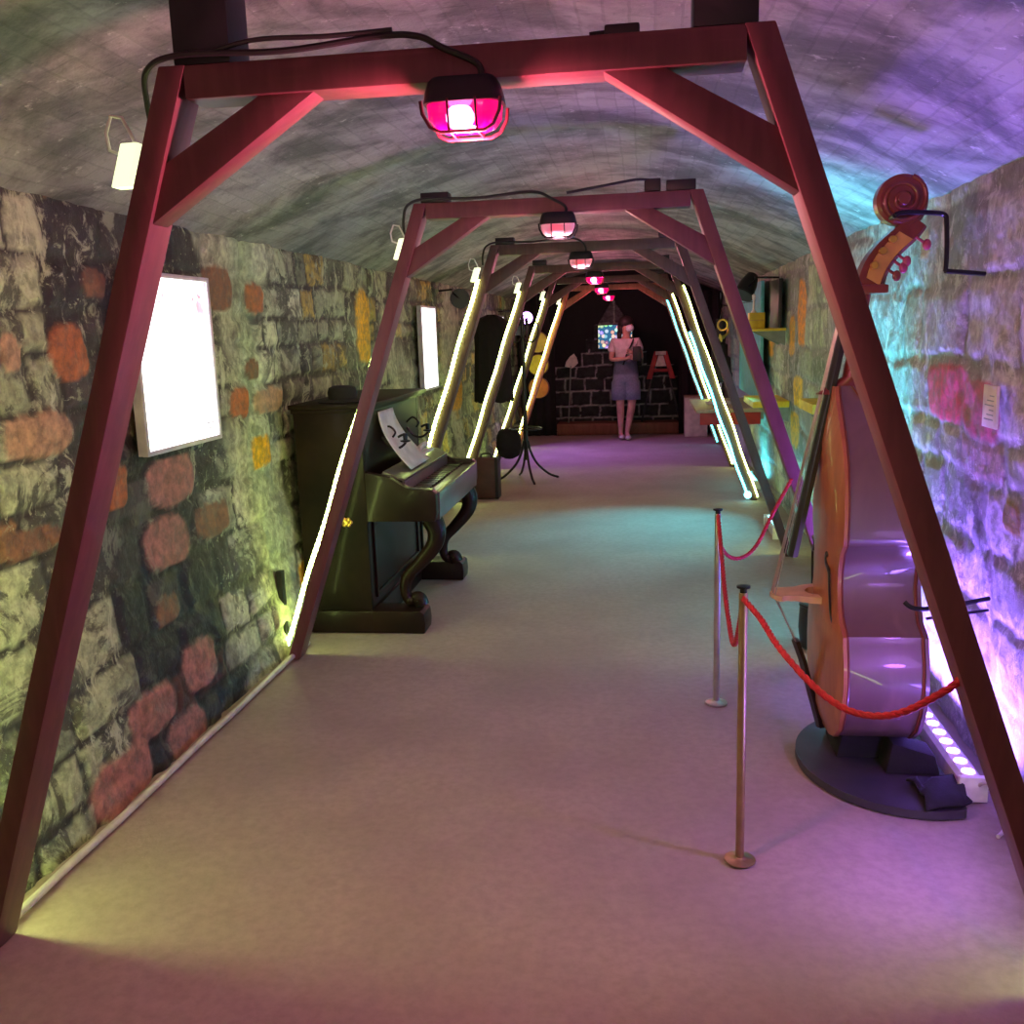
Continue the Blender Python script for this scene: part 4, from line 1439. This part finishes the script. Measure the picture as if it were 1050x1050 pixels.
mb.tube([(1.12 + .045 * math.cos(k * .3), 9.45 + .01 * math.sin(k * .2), 1.55 + .05 * math.sin(k * .3)) for k in range(24)], .010, 8)
mb.tube(smooth_path([(1.165, 9.46, 1.55), (1.17, 9.45, 1.48), (1.13, 9.43, 1.44), (1.10, 9.42, 1.43)]), [.010] * 8 + [.012] * 8 + [.018] * 8 + [.04], 10)
mb.build('horn_tube', M['brass'], hb)
mb = MB()
mb.tube([(1.12, 9.46, 1.60), (1.12, 9.46, 1.74), (1.46, 9.48, 1.76)], .003, 6)
mb.build('hanging_cord', M['cable'], hb)
gc = thing('instrument_case', (1.2, 11.2, 1.3), 'black instrument case hanging behind the right posts next to the blue panel', 'case')
mb = MB()
mb.tube(smooth_path([(1.24, 11.2, 1.62), (1.24, 11.2, 1.5), (1.23, 11.2, 1.35), (1.23, 11.2, 1.2), (1.24, 11.2, 1.02), (1.24, 11.2, .90)]), [.05] * 9 + [.06] * 8 + [.09] * 8 + [.12] * 8 + [.13] * 7 + [.06], 14, flat=(1, .45, 1))
mb.build('case_shell', M['black'], gc)
mb = MB()
mb.tube([(1.24, 11.2, 1.62), (1.26, 11.22, 1.76), (1.52, 11.24, 1.78)], .006, 6)
mb.build('hanging_strap', M['black'], gc)
mb = MB()
mb.ball((1.18, 11.10, 1.34), .018, seg=10).ball((1.20, 11.11, 1.40), .018, seg=10)
mb.build('latch', M['steel'], gc)

# ---------------------------------------------------------------- far end
gd = 'round drums on the far left'
for k, (z_, m_, l_) in enumerate([(1.395, 'yellow2', 'ochre round drum hanging far left, top one of three'), (1.08, 'yellow', 'yellow round drum hanging far left, middle one of three'), (.76, 'orange', 'orange round drum hanging far left, lowest one of three')]):
    t = thing('hanging_drum', (-1.12, 13.5, z_), l_, 'drum', gd)
    MB().lathe([(.145, -.03), (.15, -.025), (.15, .03), (.145, .035)], (-1.10, 13.5, z_), 'Y', 28).build('shell', M['step'], t)
    MB().lathe([(.138, -.034), (.139, -.031)], (-1.10, 13.5, z_), 'Y', 28).build('drumhead', M[m_], t)
    mb = MB()
    mb.tube([(-1.10, 13.52, z_ + .148), (-1.10, 13.54, z_ + (.80 if k == 0 else .17))], .004, 6)
    mb.build('hanging_loop', M['cable'], t)

def curtain(x0, x1, z0, z1, y, label):
    mb = MB()
    rows = []
    n_ = int(abs(x1 - x0) / .02)
    for i in range(8):
        z_ = z0 + (z1 - z0) * i / 7
        rows.append([(x0 + (x1 - x0) * k / n_, y + .025 * math.sin(k * .9) + .008 * math.sin(k * 2.3 + i), z_) for k in range(n_ + 1)])
    mb.grid(rows)
    return tag(mb.build('black_curtain', M['cloth_black'], smooth=60, solid=.006), label, 'curtain', 'black curtains at the far end')
curtain(-1.46, -.93, .0, 2.05, 14.25, 'black curtain hanging at the far left corner')
curtain(.88, 1.46, .0, 2.05, 14.25, 'black curtain hanging at the far right corner')
mb = MB()
mb.box(-.92, .87, 14.2, 14.62, 0, .17, .01)
mb.box(-.92, .87, 14.19, 14.2, .02, .15, .003)
tag(mb.build('wooden_step', M['step']), 'low brown wooden step along the foot of the end wall', 'step')
st = thing('screen', (-.05, 14.5, 1.27), 'lit flat screen with colourful round shapes on blue, on the end wall', 'screen')
MB().box(-.315, .215, 14.53, 14.60, 1.245, 1.615, .006).build('screen_frame', M['black'], st)
mb = MB()
mb.box(-.30, .20, 14.524, 14.529, 1.26, 1.60)
mb.build('screen_panel', M['screen'], st, smooth=0)
mb = MB()
mb.box(-.06, -.03, 14.6, 14.7, 1.35, 1.5)
mb.build('wall_mount', M['black'], st)
# spade-shaped sign on a stick
sp = thing('spade_paddle', (-.70, 14.4, .17), 'pale spade-shaped paddle on a thin stick before the end wall', 'paddle')
mb = MB()
mb.tube([(-.76, 14.40, .17), (-.71, 14.40, 1.02)], .010, 8)
mb.build('stick', M['greygreen'], sp)
mb = MB()
mb.prism([(-.80, 1.01), (-.74, 1.0), (-.70, .98), (-.64, 1.02), (-.60, 1.06), (-.62, 1.14), (-.66, 1.20), (-.72, 1.16), (-.78, 1.08)], 14.395, 14.41, .003)
mb.build('blade', M['white_paint'], sp)
# red A-shaped stand
ar = thing('red_trestle', (.62, 14.35, .17), 'red and white A-shaped trestle standing on the step at the right', 'trestle')
for sx in (-1, 1):
    mb = MB()
    mb.prism([(.62 + sx * .03, 1.20), (.62 + sx * .09, 1.20), (.62 + sx * .21, .80), (.62 + sx * .13, .80)], 14.36, 14.39, .003)
    tag(mb.build('leg', M['redpaint'], ar), None)
    mb = MB()
    mb.prism([(.62 + sx * .12, .80), (.62 + sx * .145, .80), (.62 + sx * .30, .17), (.62 + sx * .27, .17)], 14.36, 14.39, .002)
    mb.build('lower_leg', M['black_metal'], ar)
mb = MB()
mb.box(.545, .695, 14.352, 14.359, 1.145, 1.20, .002)
mb.prism([(.585, 1.14), (.655, 1.14), (.70, .98), (.54, .98)], 14.352, 14.358, .002)
tag(mb.build('label_board', M['white_paint'], ar), 'white top board')
mb = MB()
mb.box(.50, .74, 14.36, 14.39, .90, .945, .003)
mb.build('crossbar', M['redpaint'], ar)

# ---------------------------------------------------------------- visitor
pr = thing('person', (.12, 13.6, 0), 'person in white t-shirt, denim shorts and face mask standing near the end wall', 'person')
PX, PY = .12, 13.6
def skin(name, verts, edges, radii, mat, parent, root=0, sub=2):
    me = bpy.data.meshes.new(name)
    org = parent_origin(parent)
    me.from_pydata([tuple(Vector(v) - org) for v in verts], edges, [])
    me.skin_vertices if False else None
    o = bpy.data.objects.new(name, me)
    COL.objects.link(o)
    o.parent = parent
    md = o.modifiers.new('skin', 'SKIN')
    md.use_smooth_shade = True
    ly = me.skin_vertices[0] if len(me.skin_vertices) else None
    if ly is None:
        bm = bmesh.new()
        bm.from_mesh(me)
        bm.verts.layers.skin.verify()
        bm.to_mesh(me)
        bm.free()
        ly = me.skin_vertices[0]
    for i, r in enumerate(radii):
        ly.data[i].radius = r if isinstance(r, tuple) else (r, r)
        ly.data[i].use_root = (i == root)
    s_ = o.modifiers.new('smooth', 'SUBSURF')
    s_.levels = sub
    s_.render_levels = sub
    me.materials.append(mat)
    return o
V_, E_, R_ = [], [], []
def add(p, r, par=None):
    V_.append((PX + p[0], PY + p[1], p[2]))
    R_.append(r)
    if par is not None:
        E_.append((par, len(V_) - 1))
    return len(V_) - 1
pel = add((0, 0, .88), (.135, .10))
wai = add((0, 0, 1.02), (.11, .085), pel)
che = add((.0, 0, 1.26), (.14, .095), wai)
nk_ = add((.005, 0, 1.41), .058, che)
nk2 = add((.015, 0, 1.47), .050, nk_)
hd = add((.03, -.01, 1.555), (.082, .088), nk2)
hd2 = add((.03, -.01, 1.63), (.076, .08), hd)
def leg_(sx, fx, fy):
    h_ = add((sx * .085, 0, .82), .088, pel)
    k_ = add((sx * .08, -.02, .48), .060, h_)
    c_ = add((sx * .07 + fx * .3, 0, .34), .055, k_)
    a_ = add((sx * .06 + fx, fy, .08), .032, c_)
    f_ = add((sx * .06 + fx + .03, fy - .10, .035), .03, a_)
leg_(-1, -.02, 0)
leg_(1, -.05, -.05)
def arm_(sx, el, wr, hnd):
    s_ = add((sx * .165, 0, 1.345), .050, che)
    e_ = add(el, .037, s_)
    w_ = add(wr, .025, e_)
    p_ = add(hnd, (.030, .018), w_)
    d_ = (Vector(hnd) - Vector(wr)).normalized()
    for q in range(4):
        o_ = Vector((0, -.004 * q, (q - 1.5) * .019))
        b1 = add(tuple(Vector(hnd) + d_ * .035 + o_), .0085, p_)
        b2 = add(tuple(Vector(hnd) + d_ * (.065 - .004 * abs(q - 1.4)) + o_ + Vector((0, -.012, -.004))), .0075, b1)
        add(tuple(Vector(hnd) + d_ * (.080 - .006 * abs(q - 1.4)) + o_ + Vector((0, .004, -.016))), .0065, b2)
    t1 = add(tuple(Vector(hnd) + Vector((0, -.022, .022))), .010, p_)
    add(tuple(Vector(hnd) + d_ * .03 + Vector((0, -.035, .035))), .008, t1)
arm_(-1, (-.205, -.03, 1.12), (-.02, -.17, 1.13), (.05, -.19, 1.145))
arm_(1, (.215, -.05, 1.14), (.13, -.18, 1.20), (.08, -.20, 1.22))
body = skin('body', V_, E_, R_, M['skin'], pr, pel, 2)
# face: turned to the picture's right
mb = MB()
mb.ball((PX + .085, PY - .075, 1.585), .013, (1, 1, 1.5), 10)
mb.ball((PX - .025, PY + -.055, 1.575), .016, (.6, .6, 1.3), 10)
mb.build('nose_and_ear', M['skin'], pr)
mb = MB()
for dx, dy_ in ((.055, -.083), (.095, -.055)):
    mb.ball((PX + dx, PY + dy_, 1.605), .009, (1, 1, .7), 8)
mb.build('eyes', M['hair'], pr)
mb = MB()
mb.ball((PX + .062, PY - .056, 1.548), .060, (1.0, .95, .85), 14)
mb.build('face_mask', M['mask'], pr)
mb = MB()
mb.ball((PX + .010, PY + .010, 1.630), .105, (1.0, 1.0, .88), 18)
mb.ball((PX - .055, PY + .04, 1.56), .065, (.9, .9, 1.5), 14)
mb.ball((PX - .085, PY + .05, 1.46), .040, (.9, .9, 2.2), 12)
mb.build('hair', M['hair'], pr)
V_, E_, R_ = [], [], []
a0 = add((0, 0, 1.0), (.145, .115))
a1 = add((0, 0, 1.2), (.160, .118), a0)
a2 = add((0, 0, 1.34), (.140, .10), a1)
a3 = add((.003, 0, 1.395), (.06, .055), a2)
for sx in (-1, 1):
    b1 = add((sx * .160, 0, 1.365), .070, a2)
    b2 = add((sx * .205, -.012, 1.21), .062, b1)
skin('shirt', V_, E_, R_, M['shirt'], pr, 0, 2)
mb = MB()
for sx, dx in ((-1, -.005), (1, -.01)):
    ro = []
    for z_, r_, cx in ((1.13, .152, 0), (1.05, .156, 0), (.97, .166, 0), (.92, .172, 0), (.85, .175, 0), (.80, .118, .078), (.70, .116, .085), (.56, .112, .088)):
        ro.append([(PX + sx * cx + r_ * math.cos(q * math.pi / 10), PY + r_ * (.85 if cx else .72) * math.sin(q * math.pi / 10), z_) for q in range(21)])
    mb.grid(ro)
mb.build('denim_shorts', M['denim'], pr, smooth=60, solid=.008)
mb = MB()
mb.tube(smooth_path([(PX - .06, PY + .10, 1.41), (PX + .10, PY - .02, 1.41), (PX + .085, PY - .108, 1.33), (PX + .02, PY - .122, 1.20), (PX - .03, PY - .115, 1.05)]), .012, 6)
mb.build('bag_strap', M['black'], pr)
mb = MB()
mb.box(PX + .10, PX + .22, PY - .24, PY - .16, 1.10, 1.30, .02)
mb.build('dark_bag', M['black'], pr)
for fx, fy in ((-.08, 0), (.01, -.05)):
    mb = MB()
    mb.ball((PX + fx + .02, PY + fy - .06, .035), .05, (.9, 1.9, .65), 12)
    mb.build('shoe', M['white_paint'], pr)

# ---------------------------------------------------------------- unseen frame, tubes and lamp added behind the viewer for the glow
for yb in (-.25,):
    fb2 = make_frame(yb, M['timber'], 'red-brown timber frame behind the viewer')
    make_strip(-1, yb, 'tube light on the left post of the frame behind the viewer', off=(.03, .03), dy=FT + .01, r=.004, group=gl)
    make_strip(1, yb, 'tube light on the right post of the frame behind the viewer', off=(.03, .03), dy=FT + .01, r=.004, group=gr)
    make_lamp(0.0, yb, 1.995, True, 'pink lit caged bulkhead lamp behind the viewer', 'bulkhead lamps under the beams')
